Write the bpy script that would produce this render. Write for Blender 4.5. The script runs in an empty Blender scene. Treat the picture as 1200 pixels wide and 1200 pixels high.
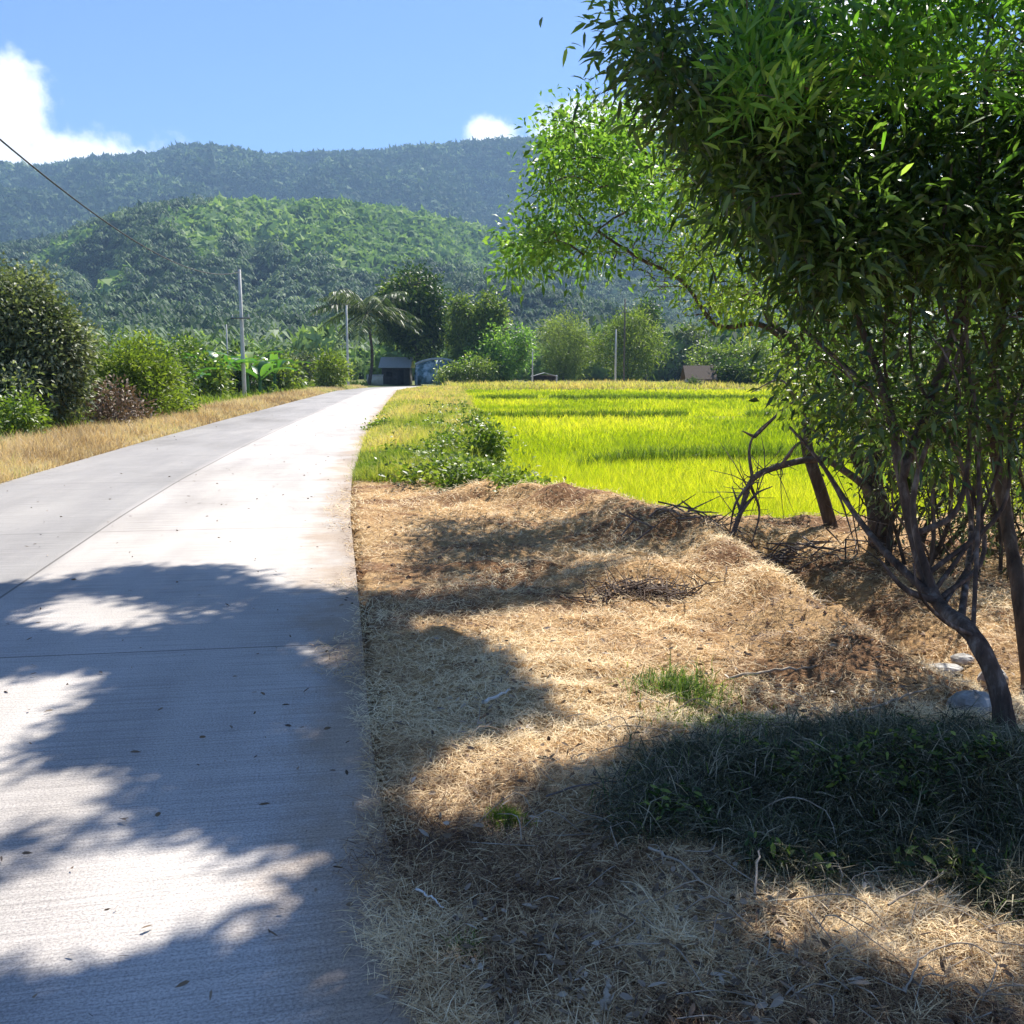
import bpy, math, random
import numpy as np
R = math.radians
rng = np.random.default_rng(7)
random.seed(7)
scene = bpy.context.scene
COL = scene.collection

# ------------------------------------------------------------------ camera geometry
F = 1150.0; CH = 1.6; PITCH = math.atan(165.0 / F)
cp, sp_ = math.cos(PITCH), math.sin(PITCH)
def ray(px, py):
    a = (px - 600) / F; b = (600 - py) / F
    return np.array([a, cp + b * sp_, -sp_ + b * cp])
def G(px, py, z=0.0):                       # ground point seen at a pixel
    r = ray(px, py); t = (z - CH) / r[2]
    return np.array([r[0] * t, r[1] * t, z])
def D(px, py, y):                           # point at world distance y
    r = ray(px, py); t = y / r[1]
    return np.array([r[0] * t, y, CH + r[2] * t])
def proj(p):
    p = np.asarray(p, float); x = p[..., 0]; y = p[..., 1]; z = p[..., 2] - CH
    d = y * cp - z * sp_; u = y * sp_ + z * cp
    d = np.where(np.abs(d) < 1e-6, 1e-6, d)
    return 600 + F * x / d, 600 - F * u / d, d

SUN_AZ, SUN_EL = R(22), R(52)
SUN = np.array([math.sin(SUN_AZ) * math.cos(SUN_EL), math.cos(SUN_AZ) * math.cos(SUN_EL), math.sin(SUN_EL)])

# ------------------------------------------------------------------ noise
def _h(ix, iy, s):
    n = (ix.astype(np.int64) * 374761393 + iy.astype(np.int64) * 668265263 + s * 982451653) & 0x7fffffff
    n = ((n ^ (n >> 13)) * 1274126177) & 0x7fffffff
    n = n ^ (n >> 16)
    return (n & 0xffff) / 65535.0
def vn(x, y, s=0):
    x = np.asarray(x, float); y = np.asarray(y, float)
    ix = np.floor(x); iy = np.floor(y); fx = x - ix; fy = y - iy
    fx = fx * fx * (3 - 2 * fx); fy = fy * fy * (3 - 2 * fy)
    a = _h(ix, iy, s); b = _h(ix + 1, iy, s); c = _h(ix, iy + 1, s); d = _h(ix + 1, iy + 1, s)
    return a + (b - a) * fx + (c - a) * fy + (a - b - c + d) * fx * fy
def fbm(x, y, s=0, o=4):
    r = 0; a = .5
    for i in range(o):
        r = r + a * vn(x * 2 ** i, y * 2 ** i, s + i); a *= .5
    return r
def ss(a, b, x):
    t = np.clip((x - a) / (b - a), 0, 1); return t * t * (3 - 2 * t)

# ------------------------------------------------------------------ mesh helpers
def mk(name, V, T, mat, parent=None, rnd=None, smooth=True, origin=None, uv=None, col=None, quads=False):
    V = np.asarray(V, float).reshape(-1, 3); T = np.asarray(T, int)
    k = 4 if quads else 3
    T = T.reshape(-1, k)
    if parent is not None: o0 = np.array(parent['_w'])
    elif origin is not None: o0 = np.array(origin, float)
    else: o0 = np.zeros(3)
    me = bpy.data.meshes.new(name)
    me.vertices.add(len(V)); me.vertices.foreach_set('co', (V - o0).astype(np.float32).ravel())
    me.loops.add(len(T) * k); me.loops.foreach_set('vertex_index', T.astype(np.int32).ravel())
    me.polygons.add(len(T)); me.polygons.foreach_set('loop_start', (np.arange(len(T)) * k).astype(np.int32))
    try: me.polygons.foreach_set('loop_total', np.full(len(T), k, np.int32))
    except Exception: pass
    me.update(calc_edges=True)
    me.polygons.foreach_set('use_smooth', np.full(len(T), smooth, bool))
    if rnd is not None:
        a = me.attributes.new('rnd', 'FLOAT', 'POINT'); a.data.foreach_set('value', np.asarray(rnd, np.float32))
    if col is not None:
        a = me.attributes.new('Col', 'FLOAT_COLOR', 'POINT')
        c = np.ones((len(V), 4), np.float32); c[:, :3] = col; a.data.foreach_set('color', c.ravel())
    if uv is not None:
        l = me.uv_layers.new(name='UVMap'); l.data.foreach_set('uv', np.asarray(uv, np.float32)[T.ravel()].ravel())
    me.validate(); me.update()
    me.materials.append(mat)
    ob = bpy.data.objects.new(name, me); COL.objects.link(ob)
    if parent is not None: ob.parent = parent
    else:
        ob.location = o0; ob['_w'] = [float(c) for c in o0]
    return ob
def root(name, label, cat, loc, group=None):
    o = bpy.data.objects.new(name, None); COL.objects.link(o)
    o.location = [float(c) for c in loc]; o['_w'] = [float(c) for c in loc]
    o.empty_display_size = .3
    return tag(o, label, cat, group)
def tag(o, label, cat=None, group=None, kind=None):
    if label: o['label'] = label
    if cat: o['category'] = cat
    if group: o['group'] = group
    if kind: o['kind'] = kind
    return o

class MB:
    def __init__(s): s.V = []; s.T = []; s.R = []; s.n = 0
    def add(s, V, T, r=None):
        V = np.asarray(V, float).reshape(-1, 3); T = np.asarray(T, int).reshape(-1, 3)
        s.V.append(V); s.T.append(T + s.n); s.n += len(V)
        s.R.append(np.full(len(V), random.random()) if r is None else (np.full(len(V), r) if np.isscalar(r) else np.asarray(r)))
    def build(s, name, mat, parent=None, **k):
        return mk(name, np.concatenate(s.V), np.concatenate(s.T), mat, parent, rnd=np.concatenate(s.R), **k)
    def box(s, c, size, rz=0, r=None, taper=(1, 1)):
        c = np.array(c, float); hx, hy, hz = [q / 2 for q in size]
        V = np.array([[x * hx * (taper[0] if z > 0 else 1), y * hy * (taper[1] if z > 0 else 1), z * hz] for x in (-1, 1) for y in (-1, 1) for z in (-1, 1)])
        ca, sa = math.cos(rz), math.sin(rz)
        V = np.stack([V[:, 0] * ca - V[:, 1] * sa, V[:, 0] * sa + V[:, 1] * ca, V[:, 2]], 1) + c
        Q = [(0, 1, 3, 2), (4, 6, 7, 5), (0, 4, 5, 1), (2, 3, 7, 6), (0, 2, 6, 4), (1, 5, 7, 3)]
        T = [t for q in Q for t in ((q[0], q[1], q[2]), (q[0], q[2], q[3]))]
        s.add(V, T, r)
    def tube(s, P, rad, n=7, r=None, cap=True):
        P = np.asarray(P, float); m = len(P)
        rad = np.broadcast_to(np.asarray(rad, float), (m,)) if np.ndim(rad) <= 1 else rad
        t = np.gradient(P, axis=0); t /= np.linalg.norm(t, axis=1, keepdims=True) + 1e-9
        up = np.array([0, 0, 1.]) if abs(t[0, 2]) < .9 else np.array([1., 0, 0])
        a = np.cross(t, up); a /= np.linalg.norm(a, axis=1, keepdims=True) + 1e-9
        for i in range(1, m):
            v = a[i - 1] - t[i] * np.dot(a[i - 1], t[i]); l = np.linalg.norm(v)
            if l > 1e-6: a[i] = v / l
        b = np.cross(t, a)
        th = np.linspace(0, 2 * math.pi, n, endpoint=False)
        V = P[:, None] + rad[:, None, None] * (np.cos(th)[None, :, None] * a[:, None] + np.sin(th)[None, :, None] * b[:, None])
        V = V.reshape(-1, 3)
        i = np.arange(m - 1)[:, None] * n; j = np.arange(n)[None]; k = (j + 1) % n
        q = np.stack([i + j, i + k, i + n + k, i + n + j], -1).reshape(-1, 4)
        T = np.concatenate([q[:, [0, 1, 2]], q[:, [0, 2, 3]]])
        if cap:
            V = np.concatenate([V, P[-1:]]); e = len(V) - 1; bI = (m - 1) * n
            T = np.concatenate([T, np.stack([bI + np.arange(n), bI + (np.arange(n) + 1) % n, np.full(n, e)], 1)])
        s.add(V, T, r)

def cat_(P, k=6):                          # Catmull-Rom smoothing of a polyline
    P = np.asarray(P, float); Q = np.vstack([2 * P[0] - P[1], P, 2 * P[-1] - P[-2]]); out = []
    for i in range(1, len(Q) - 2):
        for t in np.linspace(0, 1, k, endpoint=False):
            out.append(.5 * (2 * Q[i] + (Q[i + 1] - Q[i - 1]) * t + (2 * Q[i - 1] - 5 * Q[i] + 4 * Q[i + 1] - Q[i + 2]) * t * t + (3 * Q[i] - Q[i - 1] - 3 * Q[i + 1] + Q[i + 2]) * t ** 3))
    out.append(P[-1]); return np.array(out)
def nrm(v): return v / (np.linalg.norm(v, axis=-1, keepdims=True) + 1e-9)

def leaves(pos, dr, L, W, droop=.2, fine=False, rr=None, fold=.25):
    n = len(pos); dr = nrm(dr); L = np.broadcast_to(L, (n,))[:, None]; W = np.broadcast_to(W, (n,))[:, None]
    rv = nrm(rng.normal(size=(n, 3)) + np.array([0, 0, .9]))
    side = nrm(np.cross(dr, rv)); nor = np.cross(side, dr); nor = nor * np.sign(nor[:, 2:3] + 1e-6)
    dn = np.array([0, 0, -1.])
    def c(t): return pos + dr * L * t + dn * droop * L * t * t
    def e(t, w, s): return c(t) + side * W * w * s + nor * W * w * fold
    if fine:
        V = np.stack([c(0), e(.25, .42, 1), c(.25), e(.25, .42, -1), e(.62, .40, 1), c(.62), e(.62, .40, -1), c(1)], 1)
        T = np.array([[0, 2, 1], [0, 3, 2], [1, 5, 4], [1, 2, 5], [2, 3, 6], [2, 6, 5], [4, 5, 7], [5, 6, 7]]); k = 8
    else:
        V = np.stack([c(0), e(.45, .5, 1), c(.45), e(.45, .5, -1), c(1)], 1)
        T = np.array([[0, 2, 1], [0, 3, 2], [1, 2, 4], [2, 3, 4]]); k = 5
    TT = (T[None] + (np.arange(n) * k)[:, None, None]).reshape(-1, 3)
    if rr is None: rr = rng.random(n)
    return V.reshape(-1, 3), TT, np.repeat(rr, k)

def blades(pos, H, W, lean, az=None, rr=None, curl=.6):   # upright or lying grass blades
    n = len(pos); H = np.broadcast_to(H, (n,))[:, None]; W = np.broadcast_to(W, (n,))[:, None]; lean = np.broadcast_to(lean, (n,))[:, None]
    if az is None: az = rng.random(n) * 2 * math.pi
    hd = np.stack([np.cos(az), np.sin(az), np.zeros(n)], 1); up = np.array([0, 0, 1.])
    sd = nrm(np.stack([-np.sin(az), np.cos(az), np.zeros(n)], 1) + rng.normal(size=(n, 3)) * .35)
    d1 = nrm(up * np.cos(lean) + hd * np.sin(lean)); l2 = lean + curl * (.4 + rng.random((n, 1)))
    d2 = nrm(up * np.cos(l2) + hd * np.sin(l2) + rng.normal(size=(n, 3)) * .12)
    m = pos + d1 * H * .5; t = m + d2 * H * .5
    V = np.stack([pos - sd * W * .5, pos + sd * W * .5, m - sd * W * .42, m + sd * W * .42, t], 1).reshape(-1, 3)
    T = np.array([[0, 1, 3], [0, 3, 2], [2, 3, 4]])
    TT = (T[None] + (np.arange(n) * 5)[:, None, None]).reshape(-1, 3)
    if rr is None: rr = rng.random(n)
    return V, TT, np.repeat(rr, 5)

# ------------------------------------------------------------------ materials
def newmat(name):
    m = bpy.data.materials.new(name); m.use_nodes = True; nt = m.node_tree; nt.nodes.clear(); return m, nt
def ramp(nt, stops):
    r = nt.nodes.new('ShaderNodeValToRGB'); e = r.color_ramp.elements
    while len(e) < len(stops): e.new(.5)
    for i, (p, c) in enumerate(stops): e[i].position = p; e[i].color = (*c, 1)
    return r
def leafmat(name, stops, trans=.35, rough=.45, spec=.4, tcol=1.6, tint=None):
    m, nt = newmat(name); N = nt.nodes; Lk = nt.links
    at = N.new('ShaderNodeAttribute'); at.attribute_name = 'rnd'
    r = ramp(nt, stops); Lk.new(at.outputs['Fac'], r.inputs[0])
    p = N.new('ShaderNodeBsdfPrincipled'); p.inputs['Roughness'].default_value = rough; p.inputs['Specular IOR Level'].default_value = spec
    Lk.new(r.outputs[0], p.inputs['Base Color'])
    o = N.new('ShaderNodeOutputMaterial')
    if trans > 0:
        g = N.new('ShaderNodeVectorMath'); g.operation = 'MULTIPLY'; t3 = tint or (1.1 * tcol, 1.25 * tcol, .5 * tcol); g.inputs[1].default_value = t3
        Lk.new(r.outputs[0], g.inputs[0])
        t = N.new('ShaderNodeBsdfTranslucent'); Lk.new(g.outputs[0], t.inputs['Color'])
        mx = N.new('ShaderNodeMixShader'); mx.inputs[0].default_value = trans
        Lk.new(p.outputs[0], mx.inputs[1]); Lk.new(t.outputs[0], mx.inputs[2]); Lk.new(mx.outputs[0], o.inputs[0])
    else: Lk.new(p.outputs[0], o.inputs[0])
    return m
def noisemat(name, stops, scale=8, rough=.85, bump=.3, bscale=None, detail=8, stretch=(1, 1, 1), spec=.3):
    m, nt = newmat(name); N = nt.nodes; Lk = nt.links
    tc = N.new('ShaderNodeTexCoord'); mp = N.new('ShaderNodeMapping'); mp.inputs['Scale'].default_value = stretch
    Lk.new(tc.outputs['Object'], mp.inputs[0])
    n = N.new('ShaderNodeTexNoise'); n.inputs['Scale'].default_value = scale; n.inputs['Detail'].default_value = detail; n.inputs['Roughness'].default_value = .65
    Lk.new(mp.outputs[0], n.inputs['Vector'])
    r = ramp(nt, stops); Lk.new(n.outputs['Fac'], r.inputs[0])
    p = N.new('ShaderNodeBsdfPrincipled'); p.inputs['Roughness'].default_value = rough; p.inputs['Specular IOR Level'].default_value = spec
    Lk.new(r.outputs[0], p.inputs['Base Color'])
    n2 = N.new('ShaderNodeTexNoise'); n2.inputs['Scale'].default_value = bscale or scale * 3; n2.inputs['Detail'].default_value = 6
    Lk.new(mp.outputs[0], n2.inputs['Vector'])
    b = N.new('ShaderNodeBump'); b.inputs['Strength'].default_value = bump; b.inputs['Distance'].default_value = .02
    Lk.new(n2.outputs['Fac'], b.inputs['Height']); Lk.new(b.outputs[0], p.inputs['Normal'])
    o = N.new('ShaderNodeOutputMaterial'); Lk.new(p.outputs[0], o.inputs[0]); return m

M = {}
M['near_leaf'] = leafmat('near_leaf', [(0, (.014, .028, .010)), (.45, (.045, .078, .022)), (.8, (.11, .17, .045)), (1, (.30, .38, .12))], .5, .30, .7, 2.1)
M['sunlit_leaf_tone'] = leafmat('sunlit_leaf_tone', [(0, (.06, .15, .02)), (.6, (.12, .25, .035)), (1, (.30, .40, .08))], .45, .4, .5, 1.6)  # lighter leaf copy with the sunlight of the crown top put into its colour
M['mid_leaf'] = leafmat('mid_leaf', [(0, (.04, .10, .02)), (.6, (.13, .23, .045)), (1, (.30, .40, .11))], .45, .45, .4, 1.5)
M['yel_leaf'] = leafmat('yel_leaf', [(0, (.10, .15, .03)), (.6, (.20, .28, .06)), (1, (.44, .43, .15))], .45, .5, .3, 1.4)
M['grey_leaf'] = leafmat('grey_leaf', [(0, (.035, .05, .025)), (.5, (.11, .135, .065)), (.8, (.30, .32, .19)), (1, (.52, .52, .38))], .3, .5, .3, 1.2)
M['dark_leaf'] = leafmat('dark_leaf', [(0, (.012, .03, .01)), (.6, (.05, .095, .02)), (1, (.28, .34, .07))], .3, .5, .3, 1.4)
M['green_leaf'] = leafmat('green_leaf', [(0, (.03, .06, .012)), (.5, (.12, .18, .03)), (1, (.34, .38, .08))], .35, .45, .4, 1.4)
M['lime_leaf'] = leafmat('lime_leaf', [(0, (.05, .08, .015)), (.6, (.15, .20, .03)), (1, (.32, .35, .07))], .4, .5, .3, 1.4)
M['bamboo_leaf'] = leafmat('bamboo_leaf', [(0, (.08, .11, .03)), (.6, (.2, .25, .07)), (1, (.33, .36, .12))], .4, .5, .3, 1.3)
M['banana'] = leafmat('banana_leaf', [(0, (.03, .09, .02)), (.7, (.08, .2, .04)), (1, (.25, .33, .1))], .35, .3, .6, 1.5)
M['palm'] = leafmat('palm_leaf', [(0, (.03, .05, .02)), (.6, (.09, .13, .05)), (1, (.40, .42, .26))], .25, .5, .3, 1.3)
M['rice'] = leafmat('rice_leaf', [(0, (.24, .34, .02)), (.5, (.46, .55, .025)), (1, (.70, .68, .08))], .45, .5, .25, 1.15, (1.25, 1.25, .35))
M['dike'] = leafmat('dike_grass', [(0, (.10, .16, .02)), (.6, (.2, .27, .03)), (1, (.36, .38, .07))], .35, .6, .2, 1.2)
M['straw'] = leafmat('straw', [(0, (.07, .035, .02)), (.22, (.30, .175, .09)), (.5, (.70, .50, .26)), (1, (.95, .79, .50))], .15, .6, .25, 1.0, (1.1, 1., .7))
M['drygrass'] = leafmat('dry_grass', [(0, (.30, .20, .11)), (.4, (.58, .45, .26)), (.75, (.78, .66, .42)), (1, (.50, .52, .18))], .3, .6, .2, 1.2, (1.2, 1.1, .7))
M['weed'] = leafmat('weed_leaf', [(0, (.14, .21, .03)), (.4, (.36, .38, .07)), (.7, (.58, .50, .17)), (1, (.66, .48, .24))], .35, .6, .2, 1.2)
M['tuft'] = leafmat('green_grass', [(0, (.04, .09, .02)), (.6, (.13, .2, .04)), (1, (.3, .36, .08))], .35, .5, .3, 1.3)
M['clod'] = leafmat('soil_crumb', [(0, (.10, .06, .04)), (.7, (.25, .16, .11)), (1, (.4, .3, .22))], 0, .95, .1)
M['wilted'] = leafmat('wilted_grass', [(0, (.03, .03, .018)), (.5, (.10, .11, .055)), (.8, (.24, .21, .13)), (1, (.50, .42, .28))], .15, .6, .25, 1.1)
M['litter'] = leafmat('dead_leaf', [(0, (.06, .04, .025)), (.6, (.22, .15, .09)), (1, (.5, .42, .32))], .1, .55, .35, 1.0, (1.1, 1, .8))
M['bark'] = noisemat('bark', [(.3, (.035, .025, .018)), (.55, (.10, .075, .055)), (.75, (.24, .20, .16))], 14, .9, .8, 40, stretch=(1, 1, .35))
M['red_bark'] = noisemat('red_bark', [(.3, (.03, .02, .015)), (.52, (.11, .075, .055)), (.66, (.26, .21, .17))], 14, .9, .8, 40, stretch=(1, 1, .35))
M['deadwood'] = noisemat('deadwood', [(.3, (.07, .055, .05)), (.6, (.22, .18, .16)), (.8, (.42, .38, .36))], 10, .9, .5, 40)
M['twig'] = noisemat('dry_twig', [(.3, (.22, .16, .10)), (.7, (.5, .42, .32))], 10, .8, .3, 40)
M['whitestick'] = noisemat('bleached_stick', [(.3, (.6, .56, .48)), (.7, (.8, .77, .7))], 10, .8, .3, 40)
M['pole'] = noisemat('pole_concrete', [(.3, (.42, .42, .40)), (.7, (.62, .61, .58))], 3, .8, .2)
M['darkpole'] = noisemat('pole_wood', [(.3, (.07, .06, .05)), (.7, (.16, .14, .12))], 3, .9, .2)
M['metal'] = noisemat('dull_metal', [(.3, (.10, .11, .12)), (.7, (.2, .21, .22))], 8, .5, .1)
M['wire'] = noisemat('cable_black', [(.3, (.02, .02, .02)), (.7, (.05, .05, .05))], 8, .6, .1)
M['roofgrey'] = noisemat('roof_sheet_grey', [(.3, (.28, .28, .26)), (.7, (.45, .45, .42))], 5, .6, .3, stretch=(6, .6, 1))
M['roofbrown'] = noisemat('roof_thatch', [(.3, (.07, .05, .035)), (.7, (.15, .115, .085))], 6, .95, .7, stretch=(6, 1, 1))
M['roofwhite'] = noisemat('roof_sheet_white', [(.3, (.40, .40, .38)), (.7, (.62, .62, .60))], 5, .5, .1)
M['tarp'] = noisemat('blue_tarp', [(.35, (.05, .09, .08)), (.5, (.16, .27, .30)), (.62, (.5, .6, .64))], 1.3, .45, .6)
M['wallpale'] = noisemat('wall_plaster', [(.3, (.42, .38, .28)), (.7, (.6, .56, .45))], 3, .9, .2)
M['walldark'] = noisemat('wall_boards', [(.3, (.025, .022, .02)), (.7, (.07, .06, .05))], 5, .9, .3)
M['opening'] = noisemat('opening_dark', [(.3, (.008, .008, .008)), (.7, (.015, .015, .015))], 5, .9, .1)
M['rock'] = noisemat('pale_rock', [(.3, (.16, .14, .11)), (.5, (.38, .36, .33)), (.7, (.62, .60, .56))], 9, .85, .9, 20)
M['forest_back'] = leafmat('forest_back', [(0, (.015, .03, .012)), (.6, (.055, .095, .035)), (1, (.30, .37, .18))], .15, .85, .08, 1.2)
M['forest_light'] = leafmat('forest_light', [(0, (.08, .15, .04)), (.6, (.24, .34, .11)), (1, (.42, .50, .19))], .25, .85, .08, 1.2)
M['forest_palm'] = leafmat('forest_palm', [(0, (.02, .045, .02)), (.6, (.085, .14, .06)), (.9, (.25, .32, .17)), (1, (.5, .54, .36))], .2, .7, .15, 1.2)

# ground
def groundmat():
    m, nt = newmat('ground_soil'); N = nt.nodes; Lk = nt.links
    at = N.new('ShaderNodeAttribute'); at.attribute_name = 'Col'
    g = N.new('ShaderNodeNewGeometry')
    def noise(s, d=8, r=.7):
        n = N.new('ShaderNodeTexNoise'); n.inputs['Scale'].default_value = s; n.inputs['Detail'].default_value = d; n.inputs['Roughness'].default_value = r
        Lk.new(g.outputs['Position'], n.inputs['Vector']); return n
    n1 = noise(2.2); n2 = noise(28, 6, .8); n3 = noise(.12, 6)
    r1 = ramp(nt, [(.3, (.6, .5, .45)), (.6, (1.05, 1.02, 1))]); Lk.new(n1.outputs['Fac'], r1.inputs[0])
    r2 = ramp(nt, [(.33, (.35, .28, .22)), (.5, (.9, .88, .85)), (.68, (1.35, 1.3, 1.2))]); Lk.new(n2.outputs['Fac'], r2.inputs[0])
    r3 = ramp(nt, [(.3, (.8, .85, .8)), (.7, (1.15, 1.1, 1.1))]); Lk.new(n3.outputs['Fac'], r3.inputs[0])
    c = at.outputs['Color']
    for r in (r1, r2, r3):
        mx = N.new('ShaderNodeVectorMath'); mx.operation = 'MULTIPLY'; Lk.new(c, mx.inputs[0]); Lk.new(r.outputs[0], mx.inputs[1]); c = mx.outputs[0]
    p = N.new('ShaderNodeBsdfPrincipled'); p.inputs['Roughness'].default_value = .95; p.inputs['Specular IOR Level'].default_value = .15
    Lk.new(c, p.inputs['Base Color'])
    b = N.new('ShaderNodeBump'); b.inputs['Strength'].default_value = .9; b.inputs['Distance'].default_value = .03
    Lk.new(n2.outputs['Fac'], b.inputs['Height']); Lk.new(b.outputs[0], p.inputs['Normal'])
    o = N.new('ShaderNodeOutputMaterial'); Lk.new(p.outputs[0], o.inputs[0]); return m
def roadmat():
    m, nt = newmat('road_concrete'); N = nt.nodes; Lk = nt.links
    tc = N.new('ShaderNodeTexCoord'); uv = tc.outputs['UV']
    def noise(s, stretch=(1, 1, 1), d=6, r=.6):
        mp = N.new('ShaderNodeMapping'); mp.inputs['Scale'].default_value = stretch; Lk.new(uv, mp.inputs[0])
        n = N.new('ShaderNodeTexNoise'); n.inputs['Scale'].default_value = s; n.inputs['Detail'].default_value = d; n.inputs['Roughness'].default_value = r
        Lk.new(mp.outputs[0], n.inputs['Vector']); return n
    def math_(op, a, b=None, c=None):
        x = N.new('ShaderNodeMath'); x.operation = op
        for i, q in enumerate((a, b, c)):
            if q is None: continue
            if hasattr(q, 'links'): Lk.new(q, x.inputs[i])
            else: x.inputs[i].default_value = q
        return x.outputs[0]
    sx = N.new('ShaderNodeSeparateXYZ'); Lk.new(uv, sx.inputs[0]); u, v = sx.outputs[0], sx.outputs[1]
    stain = noise(.35, (1, .45, 1)); tine = noise(1, (1.2, 70, 1), 3, .7); grit = noise(110, (1, 1, 1), 2, .8); wear = noise(1.3, (1.6, .25, 1), 5)
    lane = math_('SMOOTH_MIN', math_('MULTIPLY', math_('ADD', math_('SUBTRACT', u, 2.45), math_('MULTIPLY', math_('SUBTRACT', wear.outputs['Fac'], .5), .5)), 6), 1, .2)
    lane = N.new('ShaderNodeClamp').outputs[0] if False else lane
    cl = N.new('ShaderNodeClamp'); Lk.new(lane, cl.inputs[0])
    mixl = N.new('ShaderNodeMix'); mixl.data_type = 'RGBA'; Lk.new(cl.outputs[0], mixl.inputs[0])
    mixl.inputs[6].default_value = (.48, .44, .40, 1); mixl.inputs[7].default_value = (.30, .283, .265, 1)
    c = mixl.outputs[2]
    dn = noise(1.1, (1, .8, 1), 6, .7); dm_ = N.new('ShaderNodeMapRange'); Lk.new(math_('SUBTRACT', math_('ADD', u, math_('MULTIPLY', grit.outputs['Fac'], .12)), math_('MULTIPLY', math_('SUBTRACT', dn.outputs['Fac'], .36), 1.5)), dm_.inputs[0])
    dm_.inputs[1].default_value = -.05; dm_.inputs[2].default_value = .3; dm_.inputs[3].default_value = .8; dm_.inputs[4].default_value = 0
    dust = N.new('ShaderNodeMix'); dust.data_type = 'RGBA'; Lk.new(dm_.outputs[0], dust.inputs[0]); Lk.new(c, dust.inputs[6]); dust.inputs[7].default_value = (.34, .25, .17, 1); c = dust.outputs[2]
    for n, st in ((stain, [(.3, (.66, .65, .63)), (.5, (.96, .96, .96)), (.65, (1.1, 1.09, 1.07))]), (tine, [(.3, (.72, .72, .72)), (.6, (1.08, 1.08, 1.08))]), (grit, [(.3, (.55, .55, .57)), (.6, (1.16, 1.16, 1.14))]), (wear, [(.35, (.88, .88, .89)), (.6, (1.03, 1.03, 1.03))])):
        r = ramp(nt, st); Lk.new(n.outputs['Fac'], r.inputs[0])
        mx = N.new('ShaderNodeVectorMath'); mx.operation = 'MULTIPLY'; Lk.new(c, mx.inputs[0]); Lk.new(r.outputs[0], mx.inputs[1]); c = mx.outputs[0]
    vo = N.new('ShaderNodeTexVoronoi'); vo.feature = 'DISTANCE_TO_EDGE'; vo.inputs['Scale'].default_value = .32
    wv = N.new('ShaderNodeVectorMath'); wv.operation = 'MULTIPLY_ADD'; Lk.new(noise(3.5).outputs['Color'], wv.inputs[0]); wv.inputs[1].default_value = (.35, .35, 0); Lk.new(uv, wv.inputs[2]); Lk.new(wv.outputs[0], vo.inputs['Vector'])
    crk = math_('MULTIPLY', math_('LESS_THAN', vo.outputs['Distance'], .0016), math_('GREATER_THAN', noise(.5, (1, .6, 1), 3).outputs['Fac'], .53))
    wob = math_('MULTIPLY', math_('SUBTRACT', grit.outputs['Fac'], .5), .006)
    j1 = math_('LESS_THAN', math_('ABSOLUTE', math_('ADD', math_('SUBTRACT', u, 2.5), wob)), .011)
    j2 = math_('LESS_THAN', math_('ABSOLUTE', math_('ADD', math_('SUBTRACT', math_('MODULO', math_('ADD', v, 1.9), 4.5), 2.25), wob)), .008)
    j = math_('MAXIMUM', math_('MAXIMUM', j1, j2), math_('MULTIPLY', crk, .55))
    jm = N.new('ShaderNodeMix'); jm.data_type = 'RGBA'; Lk.new(math_('MULTIPLY', j, .75), jm.inputs[0]); Lk.new(c, jm.inputs[6]); jm.inputs[7].default_value = (.07, .06, .05, 1)
    p = N.new('ShaderNodeBsdfPrincipled'); p.inputs['Roughness'].default_value = .7; p.inputs['Specular IOR Level'].default_value = .3
    Lk.new(jm.outputs[2], p.inputs['Base Color'])
    hsum = math_('ADD', math_('ADD', math_('MULTIPLY', tine.outputs['Fac'], 1.0), math_('MULTIPLY', grit.outputs['Fac'], .8)), math_('MULTIPLY', j, -3.0))
    b = N.new('ShaderNodeBump'); b.inputs['Strength'].default_value = .5; b.inputs['Distance'].default_value = .004
    Lk.new(hsum, b.inputs['Height']); Lk.new(b.outputs[0], p.inputs['Normal'])
    o = N.new('ShaderNodeOutputMaterial'); Lk.new(p.outputs[0], o.inputs[0]); return m

# ------------------------------------------------------------------ road centre line and terrain
edge_px = [(510, 1200), (478, 1100), (455, 1000), (434, 875), (425, 750), (410, 600), (412, 560), (425, 520), (440, 492), (455, 470), (465, 458)]
E = [G(*p)[:2] for p in edge_px]
E = [(1.3, -8), (.75, -3)] + [tuple(e) for e in E]
EY = np.array([e[1] for e in E]); EX = np.array([e[0] for e in E])
def roadx(y): return np.interp(y, EY, EX)
far_pts = [(-9.9, 90), (-8.9, 100), (-4.5, 109), (6, 115), (28, 119), (60, 121), (120, 122)]
_p = np.array([(x, y) for x, y in E] + far_pts, float); _s = np.concatenate([[0], np.cumsum(np.linalg.norm(np.diff(_p, axis=0), axis=1))])
_q = np.arange(0, _s[-1], .25); edge_line = np.stack([np.interp(_q, _s, _p[:, 0]), np.interp(_q, _s, _p[:, 1])], 1)
for _ in range(10): edge_line[1:-1] = (edge_line[:-2] + edge_line[1:-1] * 2 + edge_line[2:]) / 4
for _ in range(60):
    _k = edge_line.copy(); _k[1:-1] = (_k[:-2] + _k[1:-1] * 2 + _k[2:]) / 4; _w = ss(30, 60, edge_line[:, 1])[:, None]; edge_line = edge_line * (1 - _w) + _k * _w
PLX = np.array([-.35, -.45, -1.2, -3.1, -5.2, -6]); PLY = np.array([0, 14, 28, 64, 98, 110])
def padleft(y): return np.interp(y, PLY, PLX)
PFX = np.array([-5, -.5, .6, 1.4, 2.2, 3.2, 6, 14, 60]); PFY = np.array([15.5, 14.6, 13.2, 12.6, 11.0, 10.9, 11.2, 12, 14])
def padfront(x): return np.interp(x, PFX, PFY)
def padmask(x, y):
    return ss(-.1, .5, x - padleft(y)) * ss(-.1, .6, y - padfront(x)) * (1 - ss(97, 99, y))
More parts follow.
